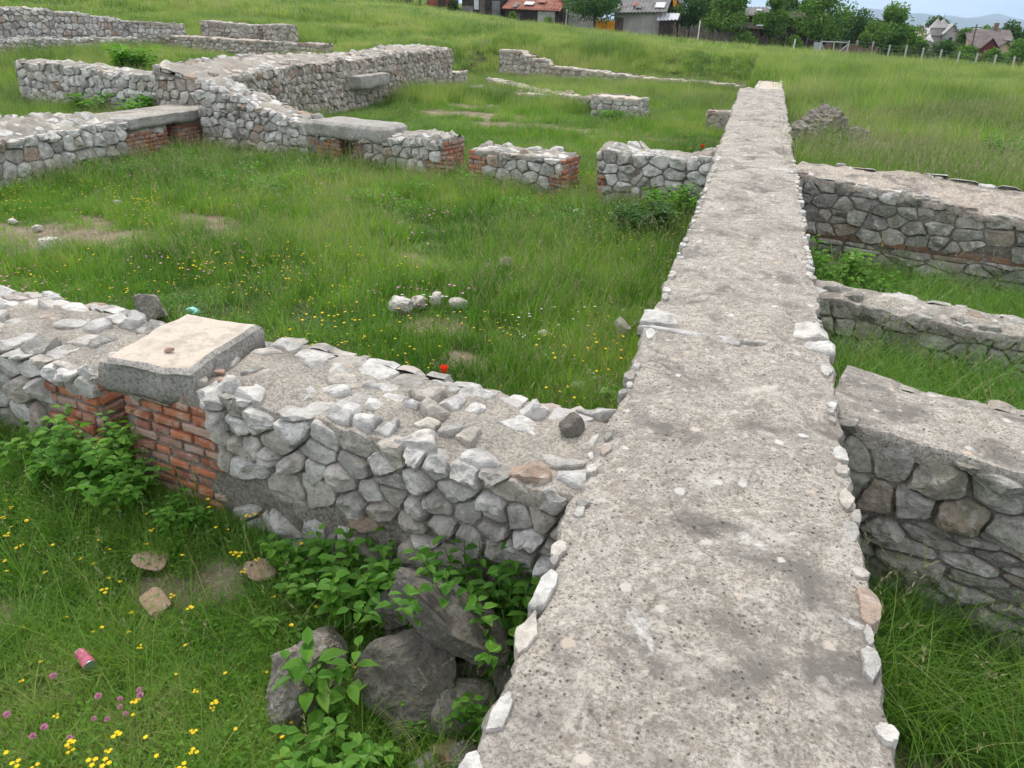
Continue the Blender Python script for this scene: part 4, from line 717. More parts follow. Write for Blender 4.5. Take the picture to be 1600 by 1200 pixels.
# flowers that nobody could count
def flower_src(key, mt, r, h, kind):
    out = []
    for i in range(3):
        b = MB()
        for _ in range(5 if kind == 'many' else 1):
            c = rg.normal(0, .16 if kind == 'many' else 0, 2); hh = h*rg.uniform(.7, 1.2); n = 6; th = np.arange(n)/n*6.283; top = np.array([c[0], c[1], hh])
            P = np.repeat(top[None], n, 0); leaves(b, P, np.stack([np.cos(th), np.sin(th), 0*th+.35], 1), np.tile([0, 0, 1.], (n, 1)), np.full(n, r), np.full(n, r*.9), 0); tube(b, [(c[0], c[1], 0), top], r*.09, 3, 1)
        out.append(proto('flower', b, [mt, M['stem']]))
    source(key, out)
flower_src('fy', M['yellow'], .011, .15, 'many'); flower_src('fp', M['pink'], .014, .13, 'many'); flower_src('fw', M['white'], .013, .12, 'many'); flower_src('fyn', M['yellow'], .011, .12, 'one')
def fl(name, key, regs, label, seed, fn, sc):
    r = lay(name, key, regs, label, seed, fn, sc); r['category'] = 'flowers'
fl('yellow_wildflowers', 'fy', [(-10, -.45, 3.2, 11, 15)], 'scatter of small yellow flowers over the room floor', 21, lambda x, y: np.clip(.25+nz(x, y, .8, 61)*2.2, .04, 1)*np.where(y < 9, 1, .4), (.7, 1.3))
fl('pink_wildflowers', 'fp', [(-9, -2, 4.2, 9.8, 12)], 'drifts of small pink clover on the room floor', 22, lambda x, y: np.clip(.1+nz(x, y, .8, 66)*2.6, 0, 1), (.7, 1.2))
fl('yellow_wildflowers', 'fy', [(-9, -1, 14.5, 20, 3)], 'yellow flowers scattered in the second court', 23, lambda x, y: np.clip(nz(x, y, .5, 69)*3, .02, 1), (1., 1.6))
fl('yellow_wildflowers', 'fyn', [(-4.6, -1.2, 1., 2.7, 26)], 'tiny yellow flowers low in the near grass', 27, None, (.6, 1.1))
fl('white_wildflowers', 'fw', [(-4.5, -.5, 4, 12, 1), (1, 14, 14, 30, .6)], 'tiny white flowers dotted through the grass', 24, None, (.6, 1.3))
fl('yellow_wildflowers', 'fy', [(1, 20, 12, 34, .5), (-28, -10, 24, 36, .25)], 'yellow dots in the meadow', 25, None, (1.2, 2.))
# near flowers, one by one
def place_copy(src, loc, rz, sc, label, group):
    c = src.copy(); COL.objects.link(c); c.location = loc; c.rotation_euler = (0, 0, rz); c.scale = (sc,)*3; c['label'] = label
    if group: c['group'] = group
    for ch in src.children:
        d = ch.copy(); COL.objects.link(d); d.parent = c
    return c
def mk_flower(name, mt, label, group, ball, h, loc):
    r = empty(name, loc, label, 'flower', group); b = MB(); tube(b, [(0, 0, 0), (.01, .005, h*.5), (.004, 0, h)], .0013, 4); b.build('stem', M['stem'], r); b = MB()
    if ball:
        n = 46; i = np.arange(n)+.5; ph = np.arccos(1-1.55*i/n); th = 2.4*i; D = np.stack([np.cos(th)*np.sin(ph), np.sin(th)*np.sin(ph), np.cos(ph)], 1); leaves(b, np.tile([.004, 0, h], (n, 1))+D*.003, D, np.roll(D, 1, 1)+.01, np.full(n, .012), np.full(n, .005), 0)
    else:
        for q in range(3):
            c = np.array([.004+.013*math.cos(q*2.1), .013*math.sin(q*2.1), h+.004*q]); n = 5; th = np.arange(n)/n*6.283+q; leaves(b, np.tile(c, (n, 1)), np.stack([np.cos(th), np.sin(th), 0*th+.5], 1), np.tile([0, 0, 1.], (n, 1)), np.full(n, .012), np.full(n, .012), 0)
    b.build('flower_head', mt, r); return r
fr = random.Random(4); PK = [(150, 1080), (182, 1075), (183, 1088), (213, 1065), (217, 1078), (143, 1105), (164, 1108), (190, 1098), (80, 1052), (68, 1128), (105, 1135), (47, 1142), (10, 1108)]
YL = [(8, 820), (22, 808), (14, 842), (33, 850), (67, 882), (162, 918), (243, 853), (368, 890), (378, 895), (405, 896), (384, 908), (404, 843), (413, 838), (392, 850), (205, 1080), (210, 1074), (80, 1096), (196, 970), (215, 992), (296, 946), (333, 1088), (328, 1086), (300, 1060),
      (106, 1155), (162, 1152), (298, 1130), (299, 1165), (142, 1182), (165, 1185), (40, 1180), (20, 1180), (107, 1153), (285, 1190), (240, 1196), (146, 876), (180, 1140), (25, 1038), (28, 960), (268, 923), (427, 930), (450, 1112), (184, 898)]
p0 = gp(*PK[0], -.86); ck = mk_flower('clover_flower', M['pink'], 'round pink clover head in the near grass', 'pink clover heads in the near grass', True, .13, (p0[0], p0[1], p0[2]))
for q in PK[1:]: p = gp(*q, -.86); place_copy(ck, p, fr.uniform(0, 6), fr.uniform(.7, 1.05), 'round pink clover head in the near grass', None)
p0 = gp(*YL[0], -.84); yk = mk_flower('yellow_flower', M['yellow'], 'small yellow flower on a thin stem in the near grass', 'yellow flowers in the near grass', False, .15, p0); yk.scale = (.65,)*3
for q in YL[1:]: p = gp(*q, -.84); place_copy(yk, p, fr.uniform(0, 6), fr.uniform(.5, .95), 'small yellow flower on a thin stem in the near grass', None)
def poppy(loc, h, r, label):
    root = empty('poppy', loc, label, 'poppy'); b = MB(); tube(b, [(0, 0, 0), (.01, 0, h*.6), (0, 0, h)], .002, 5); b.build('stem', M['stem'], root)
    for k in range(4):
        b = MB(); a = k*1.571+.3; n = 7; V = []
        for i in range(5):
            for j in range(n):
                t = i/4; s = (j/(n-1)-.5)*1.9; rr = r*t; rr *= (1-.38*t); V.append([rr*math.cos(a+s)*(1.05 if k % 2 else .9), rr*math.sin(a+s)*(1.05 if k % 2 else .9), h+r*1.15*t**1.3+.12*r*t*math.sin(j*2.+k)])
        b.add(V, gridF(5, n), 0, 1); b.build('petal', M['red'], root)
    b = MB(); V, F = ico(2); b.add(V*r*.25+np.array([0, 0, h+r*.2]), F); b.build('seed_capsule', M['black'], root)
p = aty(694, 590, 3.55); g_ = float(G(p[0], p[1])); poppy((p[0], p[1], g_), p[2]-g_+.02, .04, 'single bright red poppy just behind the cross wall')
p = at(1098, 228, -.55); g_ = float(G(p[0], p[1])); poppy((p[0], p[1], g_), .34, .06, 'small orange red poppy far off by the left side of the long wall')
# leafy weeds, each a plant of its own
def plant(name, loc, h, spread, nst, ll, lw, label, seed, cat='weed', group=None, mt='leaf', per=9, lean=.45, stalks=.004, whorl=2, droop=.2):
    r = empty(name, loc, label, cat, group); rg = np.random.default_rng(seed); sb = MB(); lb = MB()
    for s in range(nst):
        a = rg.uniform(0, 6.283); rr = spread*math.sqrt(rg.random())*.6; x0, y0 = rr*math.cos(a), rr*math.sin(a); hh = h*rg.uniform(.55, 1.05); a2 = a+rg.normal(0, .8); ln = abs(rg.normal(lean, .25))
        pts = [(x0+math.cos(a2)*ln*hh*t**1.4*.7, y0+math.sin(a2)*ln*hh*t**1.4*.7, hh*t) for t in np.linspace(0, 1, 5)]; tube(sb, pts, stalks, 4, 0, stalks*.4); pts = np.array(pts)
        for k in range(per):
            t = .22+.78*(k+.5)/per; f_ = t*4; i = min(3, int(f_)); P = pts[i]+(pts[i+1]-pts[i])*(f_-i); th = k*1.6+rg.uniform(0, 1); sz = (1.1-.45*abs(t-.6))*rg.uniform(.7, 1.15)
            for w_ in range(whorl):
                q = th+w_*2*math.pi/whorl; D = np.array([[math.cos(q), math.sin(q), rg.uniform(-.15, .45)]]); leaves(lb, P[None]+D*ll*.12, D, np.array([[0, 0, 1.]])+rg.normal(0, droop, (1, 3)), [ll*sz], [lw*sz], 0)
    sb.build('stem', M['stem'], r); lb.build('leaves', M[mt], r); return r
WL = [(-2.95, 2.62, .5, .14, 20, .06, .04, 'leafy weed filling the narrow passage under the lintel slab'), (-2.75, 2.52, .3, .16, 18, .055, .036, 'bushy weed at the foot of the brick pier'), (-3.35, 2.62, .24, .18, 16, .055, .038, 'low leafy weed below the left wall stub'), (-3.9, 2.66, .24, .2, 12, .055, .038, 'leafy weed at the left edge under the rubble stub'),
      (-2.35, 2.48, .18, .14, 12, .04, .028, 'small leafed weed under the right edge of the brick pier'), (-1.72, 2.46, .26, .12, 12, .055, .042, 'round leafed weed below the middle of the cross wall'), (-1.38, 2.34, .44, .16, 22, .062, .042, 'dense weed with broad leaves behind the big dark block'), (-1.6, 2.34, .26, .12, 12, .05, .035, 'pale green weed left of the broad leaved one'),
      (-1.08, 2.35, .5, .1, 20, .06, .038, 'leafy weed against the cross wall above the long brown block'), (-.7, 2.29, .66, .12, 34, .068, .04, 'tall dark green weed in the corner of cross wall and long wall'), (-.88, 2.34, .62, .1, 24, .066, .038, 'tall weed just left of the corner weed'),
      (-1.62, 2.12, .14, .08, 8, .045, .03, 'little weed growing beside the pale left boulder'), (-1.12, 1.6, .26, .1, 14, .05, .036, 'pale leafed weed at the bottom in front of the big dark block'), (-.95, 1.62, .2, .08, 10, .048, .034, 'second leafy weed at the bottom edge before the heap'),
      (-.86, 1.9, .2, .05, 8, .034, .026, 'tiny bright weed between the dark blocks'), (-.6, 1.9, .3, .05, 6, .045, .03, 'thin weed rising beside the foot of the long wall')]
for i, (x, y, h, s_, n_, l_, w_, lb_) in enumerate(WL): plant('leafy_weed', (x, y, float(G(x, y))), h, s_, n_, l_, w_, lb_, 200+i)
plant('walnut_seedling', gp(525, 1120, -.93, .05), .34, .07, 6, .1, .055, 'seedling with long oval leaves in front of the left boulder', 230, 'seedling', per=4, lean=.5, whorl=2)
plant('walnut_seedling', gp(800, 1060, -.93, .05), .5, .06, 5, .1, .045, 'seedling with long oval leaves leaning on the side of the long wall', 231, 'seedling', per=5, lean=.2)
plant('leafy_weed', (1.0, 8.55, -1.2), .62, .35, 30, .09, .06, 'light green leafy weed in the corner under the thick right wall', 232)
plant('leafy_weed', (1.35, 8.35, -1.2), .45, .3, 22, .08, .055, 'lower part of leafy growth right of the corner weed', 233)
plant('broadleaf_plant', gp(935, 640, -.93), .24, .1, 9, .12, .12, 'plant with wide round leaves behind the cross wall', 234, 'plant', per=1, lean=.7, whorl=1)
plant('leafy_weed', gp(1000, 370, -.93), .4, .6, 30, .1, .06, 'wide dark weed under the rubble stub by the long wall', 235, mt='leaf_dark')
plant('leafy_weed', gp(1045, 345, -.93), .5, .5, 24, .1, .06, 'weed in the corner of the rubble stub and the long wall', 236)
for i, (px, py, lb_) in enumerate([(140, 160, 'bright weed on the branch wall foot, left one'), (215, 155, 'bright weed on the branch wall foot, right one')]):
    p = aty(px, py+6, 15.6); plant('leafy_weed', (p[0], p[1], -.95), .55, .4, 20, .16, .11, lb_, 240+i)
p = aty(200, 75, 21); plant('leafy_weed', (p[0], p[1], float(G(p[0], p[1]))), .8, .7, 30, .2, .14, 'bushy weed on the rubble slope beside the ledge', 243)
p = aty(948, 186, 21.1); plant('leafy_weed', (p[0]+.1, p[1], -.95), .3, .5, 14, .12, .08, 'low weed at the foot of the square block', 244)
plant('leafy_weed', gp(1580, 250, -.4), .5, .6, 26, .12, .07, 'feathery green weed in the tall meadow at the right edge', 245)
#FAR
def crown(b, rg, C, R, n, sz, m=0):
    nc = len(C); k = rg.integers(0, nc, n); D = rg.normal(size=(n, 3)); D /= np.linalg.norm(D, axis=1, keepdims=True); rad = R[k]*(.55+.5*rg.random(n)**.6)[:, None]; P = C[k]+D*rad
    dirn = D*.5+rg.normal(0, .7, (n, 3))+np.array([0, 0, -.2]); leaves(b, P, dirn, D+rg.normal(0, .5, (n, 3)), sz*rg.uniform(.6, 1.3, n), sz*.62*rg.uniform(.7, 1.2, n), m)
def tree(name, x, y, h, w, label, seed, mt='leaf_dark', nleaf=5000, sz=.24, z=None, low=.25, trunk=.13, cat='tree', lean=0, squash=1., nclump=22, bark='bark', group=None):
    z = float(G(x, y)) if z is None else z; r = empty(name, (x, y, z-.1), label, cat, group); rg = np.random.default_rng(seed); C = []; Rr = []
    for i in range(nclump):
        t = rg.random(); zz = h*(low+(1-low)*.9*t); pr = math.sin(math.pi*min(1, .18+.8*t)**.9); a = rg.uniform(0, 6.283); q = w/2*pr*math.sqrt(rg.random())*.85; C.append([q*math.cos(a)+lean*t, q*math.sin(a), zz]); s = w*rg.uniform(.12, .24); Rr.append([s, s, s*.75*squash])
    C = np.array(C); Rr = np.array(Rr); tb = MB(); top = np.array([lean*.5, 0, h*.75]); pts = [np.array([0, 0, 0.]), np.array([.05*w*rg.normal(), 0, h*low*.7]), np.array([lean*.3, .03*w, h*.5]), top]; tube(tb, pts, trunk, 7, 0, trunk*.3)
    for c in C[::2]:
        f_ = rg.uniform(.12, .6); s = pts[1]*(1-f_)+pts[2]*f_; md = (s+c)/2+np.array([0, 0, .08*h]); tube(tb, [s, md, c], trunk*.4, 5, 0, trunk*.08)
    tb.build('trunk', M[bark], r); cb = MB(); crown(cb, rg, C, Rr, nleaf, sz); cb.build('crown', M[mt], r); return r
def gx(px, Yp): d = aty(px, 60, Yp); return d[0]
def treep(name, px, w_px, top_py, Yp, label, seed, **k):
    x = gx(px, Yp); z = float(G(x, Yp)); top = aty(px, top_py, Yp)[2]; s = np.linalg.norm(np.array([x, Yp]))*.95/1200; return tree(name, x, Yp, max(1., top-z), w_px*s, label, seed, z=z, **k)
def roofq(b, a, c, d, e, m, th=.06):   # sheet with thickness through 4 corners
    P = np.array([a, c, d, e], float); n = np.cross(P[1]-P[0], P[3]-P[0]); n /= np.linalg.norm(n); n *= 1 if n[2] > 0 else -1; V = np.concatenate([P, P+n*th]); b.add(V, BOXF, m)
def corr(b, a, c, d, e, m, n=24, amp=.035):   # corrugated sheet a-c eave, e-d ridge
    a, c, d, e = map(lambda q: np.array(q, float), (a, c, d, e)); s = np.linspace(0, 1, n*4)[:, None]; w_ = (np.sin(s*n*2*math.pi)*amp)
    lo = a+(c-a)*s; hi = e+(d-e)*s; lo[:, 2:] += w_; hi[:, 2:] += w_; V = np.stack([lo, hi], 1).reshape(-1, 3); V2 = V-np.array([0, 0, .05]); F = gridF(len(s), 2); b.add(V, F, m); b.add(V2, F, m)
def shed(name, label, px0, px1, Yp, py_eave, py_ridge, wall_m, roof_m, depth=4, cat='shed', gable=False, over=.25, seed=0, panels=(), chimney=False, roof_name='roof', lower=0.):
    x0, x1 = gx(px0, Yp), gx(px1, Yp); xm = (x0+x1)/2; z0 = float(G(xm, Yp))-.4-lower; ze = aty((px0+px1)/2, py_eave, Yp)[2]; zr = aty((px0+px1)/2, py_ridge, Yp)[2]; r = empty(name, (xm, Yp, z0), label, cat)
    W = (x1-x0)/2; b = MB()
    rgl = np.random.default_rng(seed+3)
    H = ze-z0; zr -= z0
    if gable:   # gable towards the camera
        V = [(-W, 0, 0), (W, 0, 0), (W, 0, H), (0, 0, zr), (-W, 0, H)]; V += [(x, depth, z) for x, y, z in V]; base = b.n; b.add(V, np.array([[0, 1, 2, 4], [5, 9, 7, 6], [1, 6, 7, 2], [5, 0, 4, 9]])); b.more([[4, 2, 3], [9, 8, 7]], 0, 0); b.build('wall', M[wall_m], r)
        b = MB(); corr(b, (-W-over, -over, H-over*.5), (-W-over, depth+over, H-over*.5), (0, depth+over, zr+.05), (0, -over, zr+.05), 0); corr(b, (W+over, -over, H-over*.5), (W+over, depth+over, H-over*.5), (0, depth+over, zr+.05), (0, -over, zr+.05), 0); rf = b.build(roof_name, M[roof_m], r)
    else:
        V = [(-W, 0, 0), (W, 0, 0), (W, 0, H), (-W, 0, H), (-W, depth, 0), (W, depth, 0), (W, depth, H), (-W, depth, H)]; b.add(V, BOXF); V = [(-W, 0, H), (-W, depth, H), (-W, depth/2, zr), (W, 0, H), (W, depth, H), (W, depth/2, zr)]; b.add(V, [[0, 1, 2], [3, 5, 4]]); b.build('wall', M[wall_m], r)
        b = MB(); sg = rgl.normal(0, .05); corr(b, (-W-over, -over, H-.1+sg), (W+over, -over, H-.1-sg), (W+over, depth/2, zr), (-W-over, depth/2, zr), 0, max(6, int(W*8))); corr(b, (-W-over, depth+over, H-.1), (W+over, depth+over, H-.1), (W+over, depth/2, zr), (-W-over, depth/2, zr), 0, max(6, int(W*8))); rf = b.build(roof_name, M[roof_m], r)
        for q in range(int(W*1.5)):
            b = MB(); xx = rgl.uniform(-W*.9, W*.7); t0 = rgl.uniform(0, .6); t1 = t0+rgl.uniform(.15, .35); w2 = rgl.uniform(.4, .9); f_ = lambda x, t: (x, -over+(depth/2+over)*t, H-.02+(zr-H+.1)*t+.06); roofq(b, f_(xx, t0), f_(xx+w2, t0), f_(xx+w2, t1), f_(xx, t1), 0, .03); b.build('roof_patch', M[('sheet_pale', 'rust', 'sheet')[q % 3]], rf)
    for nm, a_, b_, c_, d_, mm in panels:   # fractions of the front
        b = MB(); box(b, (-W+2*W*(a_+b_)/2, -.05, .4+lower+(H-.4-lower)*(c_+d_)/2), (2*W*(b_-a_), .08, (H-.4-lower)*(d_-c_))); b.build(nm, M[mm], r)
    if chimney: b = MB(); box(b, (W*.4, depth/2, zr+.2), (.45, .45, 1.)); b.build('chimney', M['brick_dark'], rf)
    return r
shed('rusty_shed', 'rust brown sheet metal shed at the top edge, left of the ramshackle one', 668, 700, 77, -14, -26, 'rust', 'rust', 3, seed=1, panels=[('door', .55, .9, 0, .8, 'wood_dark')])
shed('plank_shed', 'ramshackle dark plank shed patched with grey sheets', 722, 782, 76, -8, -24, 'wood_dark', 'rust', 4, seed=2, panels=[('patch_panel', .02, .3, .0, .5, 'sheet'), ('patch_panel', .32, .44, .35, 1., 'sheet_pale'), ('door', .46, .6, 0, .8, 'wood'), ('patch_panel', .78, .98, 0, .75, 'sheet'), ('window', .63, .72, .4, .65, 'glass')])
shed('rust_roof_shed', 'low open shed under a rusty red patched roof', 788, 870, 75, 13, -7, 'wood_dark', 'rust', 6, seed=3, panels=[('patch_panel', .1, .3, 0, .7, 'wood'), ('opening', .36, .62, 0, .9, 'black'), ('side_wall', .63, .95, 0, .85, 'plaster')])  # the opening is a flat black panel, its inner shade painted as colour
shed('pale_outbuilding', 'pale streaked outbuilding half hidden by the small round tree', 874, 926, 77, -4, -20, 'plaster', 'sheet', 4, seed=4, panels=[('door', .1, .25, 0, .7, 'wood')])
shed('whitewashed_house', 'whitewashed low house under a grey corrugated roof with a plank door', 958, 1030, 75, 17, -8, 'plaster', 'sheet', 5, cat='house', seed=5, over=.5, panels=[('door', .0, .2, 0, .75, 'wood')])
x_, z_ = gx(944, 74.6), 0; z_ = float(G(x_, 74.6)); g0 = empty('orange_gate', (x_, 74.6, z_), 'bright orange double gate beside the whitewashed house', 'gate'); 
for sx in (-1, 1): b = MB(); box(b, (sx*.44, 0, .62), (.84, .06, 1.15)); box(b, (sx*.44, -.05, .95), (.8, .03, .07)); box(b, (sx*.44, -.05, .35), (.8, .03, .07)); lf = b.build('gate_leaf', M['orange'], g0); b = MB(); box(b, (sx*.1, -.06, .7), (.04, .05, .2)); b.build('handle', M['black'], lf)
shed('orange_house', 'orange gable end of a house between roof and trees', 1034, 1052, 80, 2, -14, 'orange', 'sheet', 5, cat='house', gable=True, seed=6)
shed('lean_to', 'small lean-to with broken white sheets on its roof', 1028, 1052, 74.5, 29, 20, 'wood_dark', 'sheet_pale', 2, seed=7)
shed('black_shed', 'black timber shed with a slatted wall between two trees', 1163, 1190, 78, 22, 10, 'wood_dark', 'sheet', 4, seed=8)
shed('low_shed', 'low shed with a sagging pale edged roof in the fence line', 1150, 1186, 75.5, 42, 35, 'wood_dark', 'wood', 3, seed=9)
shed('open_barn', 'dark open barn behind the bare branched tree', 1222, 1266, 80, 28, 18, 'wood_dark', 'wood_dark', 5, seed=10)
def pfence(name, label, px0, px1, Y0, Y1, hgt, m, seed, cat='fence', gaps=.1, pw=.14):
    A = np.array([gx(px0, Y0), Y0]); B = np.array([gx(px1, Y1), Y1]); Ln = np.linalg.norm(B-A); t = (B-A)/Ln; rg = np.random.default_rng(seed); r = empty(name, (A[0], A[1], float(G(*A))), label, cat); b = MB(); s = 0
    while s < Ln:
        p = A+t*s; z = float(G(*p)); h = hgt*rg.uniform(.75, 1.08)
        if rg.random() > gaps: box(b, (p[0]-A[0], p[1]-A[1]+rg.normal(0, .03), z-r.location[2]+h/2-.1), (pw*.92, .03, h+.2), math.atan2(t[1], t[0]), 0, (0, rg.normal(0, .04)))
        s += pw
    b.build('planks', M[m], r)
    for k in range(int(Ln/2.4)+1): b = MB(); p = A+t*k*2.4; box(b, (p[0]-A[0], p[1]-A[1]+.06, float(G(*p))-r.location[2]+hgt*.5), (.1, .1, hgt*1.2)); b.build('post', M['wood'], r)
    return r
pfence('plank_fence', 'grey weathered plank fence between the whitewashed house and the bright tree', 1052, 1150, 74, 75.5, 1.6, 'wood', 1, gaps=.06)
pfence('plank_fence', 'dark broken fence under the trees right of the low shed', 1184, 1272, 75.5, 76.5, 1.5, 'wood_dark', 2, gaps=.25)
pfence('plank_fence', 'brown board fence behind the metal frame', 1284, 1378, 77, 79, 1.4, 'board', 3, gaps=0, pw=.3)
pfence('rail_fence', 'dark wooden fence in the corner left of the rusty shed', 596, 662, 77, 77, .9, 'wood_dark', 4, gaps=.5)
b = MB(); x_ = gx(1278, 76); z_ = float(G(x_, 76)); box(b, (x_, 76, z_+.6), (.5, .1, 1.3), .2); box(b, (x_+.32, 76.1, z_+.55), (.25, .08, 1.2), .5); o = b.build('metal_sheet', M['metal'], org=(x_, 76, z_)); tag(o, 'pale folded metal sheet standing by the fence', 'metal sheet')
g0 = empty('field_gate', (gx(1305, 75), 75, float(G(gx(1305, 75), 75))), 'open pale metal gate frame with diagonal braces', 'gate')
for nm, pts in (('post', [(-1.15, 0, -.2), (-1.05, 0, 1.5)]), ('post', [(1.05, 0, -.2), (1.15, 0, 1.6)]), ('post', [(0, 0, 0), (0, 0, 1.5)]), ('top_rail', [(-1.05, 0, 1.45), (1.15, 0, 1.45)]), ('brace', [(-1.05, 0, 1.4), (-.3, 0, 0)]), ('brace', [(-.3, 0, 0), (1.1, 0, 1.3)])): b = MB(); tube(b, pts, .045, 5); b.build(nm, M['metal'], g0)
# wire fence with concrete posts
fp = [(1262, 80), (1285, 80), (1341, 80), (1366, 80), (1393, 80), (1420, 80), (1447, 79.5), (1476, 79), (1505, 78.5), (1534, 78), (1564, 77.5), (1594, 77), (1626, 76.5), (1660, 76)]
p0 = np.array([gx(*fp[0]), fp[0][1]]); z0 = float(G(*p0)); wf = empty('wire_fence', (p0[0], p0[1], z0), 'long wire fence on pale concrete posts crossing the field on the right', 'fence'); tops = []
for px, Yp in fp:
    x = gx(px, Yp); z = float(G(x, Yp)); b = MB(); box(b, (x-p0[0], Yp-p0[1], z-z0+.75), (.12, .12, 1.9)); b.build('post', M['post'], wf); tops.append((x-p0[0], Yp-p0[1], z-z0))
b = MB()
for k in range(len(tops)-1):
    a_, c_ = np.array(tops[k]), np.array(tops[k+1])
    for hh in (.15, .45, .75, 1.05, 1.35, 1.6): tube(b, [a_+(0, 0, hh), (a_+c_)/2+(0, 0, hh-.03), c_+(0, 0, hh)], .005, 3)
b.build('wire', M['metal'], wf)
for px, Yp, h in ((1090, 72, 2.0), (883, 73, 1.9), (1242, 74, 1.3)):
    x = gx(px, Yp); z = float(G(x, Yp)); b = MB(); tube(b, [(x, Yp, z-.2), (x+.05, Yp, z+h)], .06, 6); o = b.build('fence_post', M['post'], org=(x, Yp, z)); tag(o, {1090: 'lone pale post before the grey plank fence', 883: 'thin pale post left of the small round tree', 1242: 'short leaning pale post before the dark broken fence'}[px], 'post', None, 'thing')
# village on the right
def vhouse(name, label, px0, px1, Yp, py_eave, py_ridge, wm, rm, seed, **k): return shed(name, label, px0, px1, Yp, py_eave, py_ridge, wm, rm, 9, cat='house', seed=seed, **k)
vhouse('village_house', 'hipped grey roof farmhouse at the left of the village houses', 1420, 1456, 118, 62, 50, 'plaster', 'tile_pale', 21, chimney=True)
vhouse('village_house', 'pale silver roofed house with two small turrets', 1452, 1476, 128, 54, 44, 'plaster', 'tile_pale', 22)
h_ = vhouse('village_house', 'tall white house with a silver mansard roof beside the turrets', 1476, 1494, 126, 52, 38, 'plaster', 'tile_pale', 23, gable=True, panels=[('window', .35, .65, .62, .85, 'glass')])
for i, px in enumerate((1462, 1471)):
    p = aty(px, 46, 129); b = MB(); th = np.arange(8)/8*6.283
    for (r1, za, r2, zb_) in ((.7, -1.5, .7, .2), (.95, .2, .1, 1.3), (.08, 1.3, .02, 2.)):
        V = np.concatenate([np.stack([r1*np.cos(th), r1*np.sin(th), 0*th+za], 1), np.stack([r2*np.cos(th), r2*np.sin(th), 0*th+zb_], 1)]); b.add(V+p, [[j, (j+1) % 8, 8+(j+1) % 8, 8+j] for j in range(8)])
    V_ = np.concatenate(b.V); o = b.build('roof_turret', M['tile_pale'], org=tuple(p)); tag(o, ('left', 'right')[i]+' small pointed silver turret on the village roofs', 'turret')
vhouse('village_house', 'big house with a broad dark tiled roof', 1520, 1588, 108, 70, 46, 'cream', 'tile', 24, chimney=True)
vhouse('gabled_annex', 'maroon boarded gable in front of the broad dark roof', 1540, 1562, 103, 74, 60, 'maroon', 'tile', 25, gable=True)
vhouse('gabled_annex', 'small dark roofed annex at the right end of the broad roof', 1562, 1586, 103, 76, 66, 'cream', 'tile', 26, gable=True)
for px, pt, lb in ((1494, 45, 'wooden utility pole among the village trees'), (1521, 38, 'thin utility pole left of the broad dark roof')):
    Yp = 104; x = gx(px, Yp); z = float(G(x, Yp)); t_ = aty(px, pt, Yp)[2]; b = MB(); tube(b, [(x, Yp, z), (x, Yp, t_)], .12, 6, 0, .08); box(b, (x, Yp, t_-.3), (1., .08, .08)); o = b.build('utility_pole', M['wood'], org=(x, Yp, z)); tag(o, lb, 'utility pole', None, 'thing')
b = MB(); x_ = gx(1586, 72); z_ = float(G(x_, 72))+.35; box(b, (x_, 72, z_), (2.6, .7, .12)); 
for k in range(5): V, F = rockV((.4, .35, .3), 400+k, 2, 6); b.add(V+np.array([x_-.9+k*.45, 72, z_-.2]), F)
o = b.build('stone_bench', M['post'], org=(x_, 72, z_-.3)); tag(o, 'pale slab lying on stones in the grass at the right edge', 'slab')
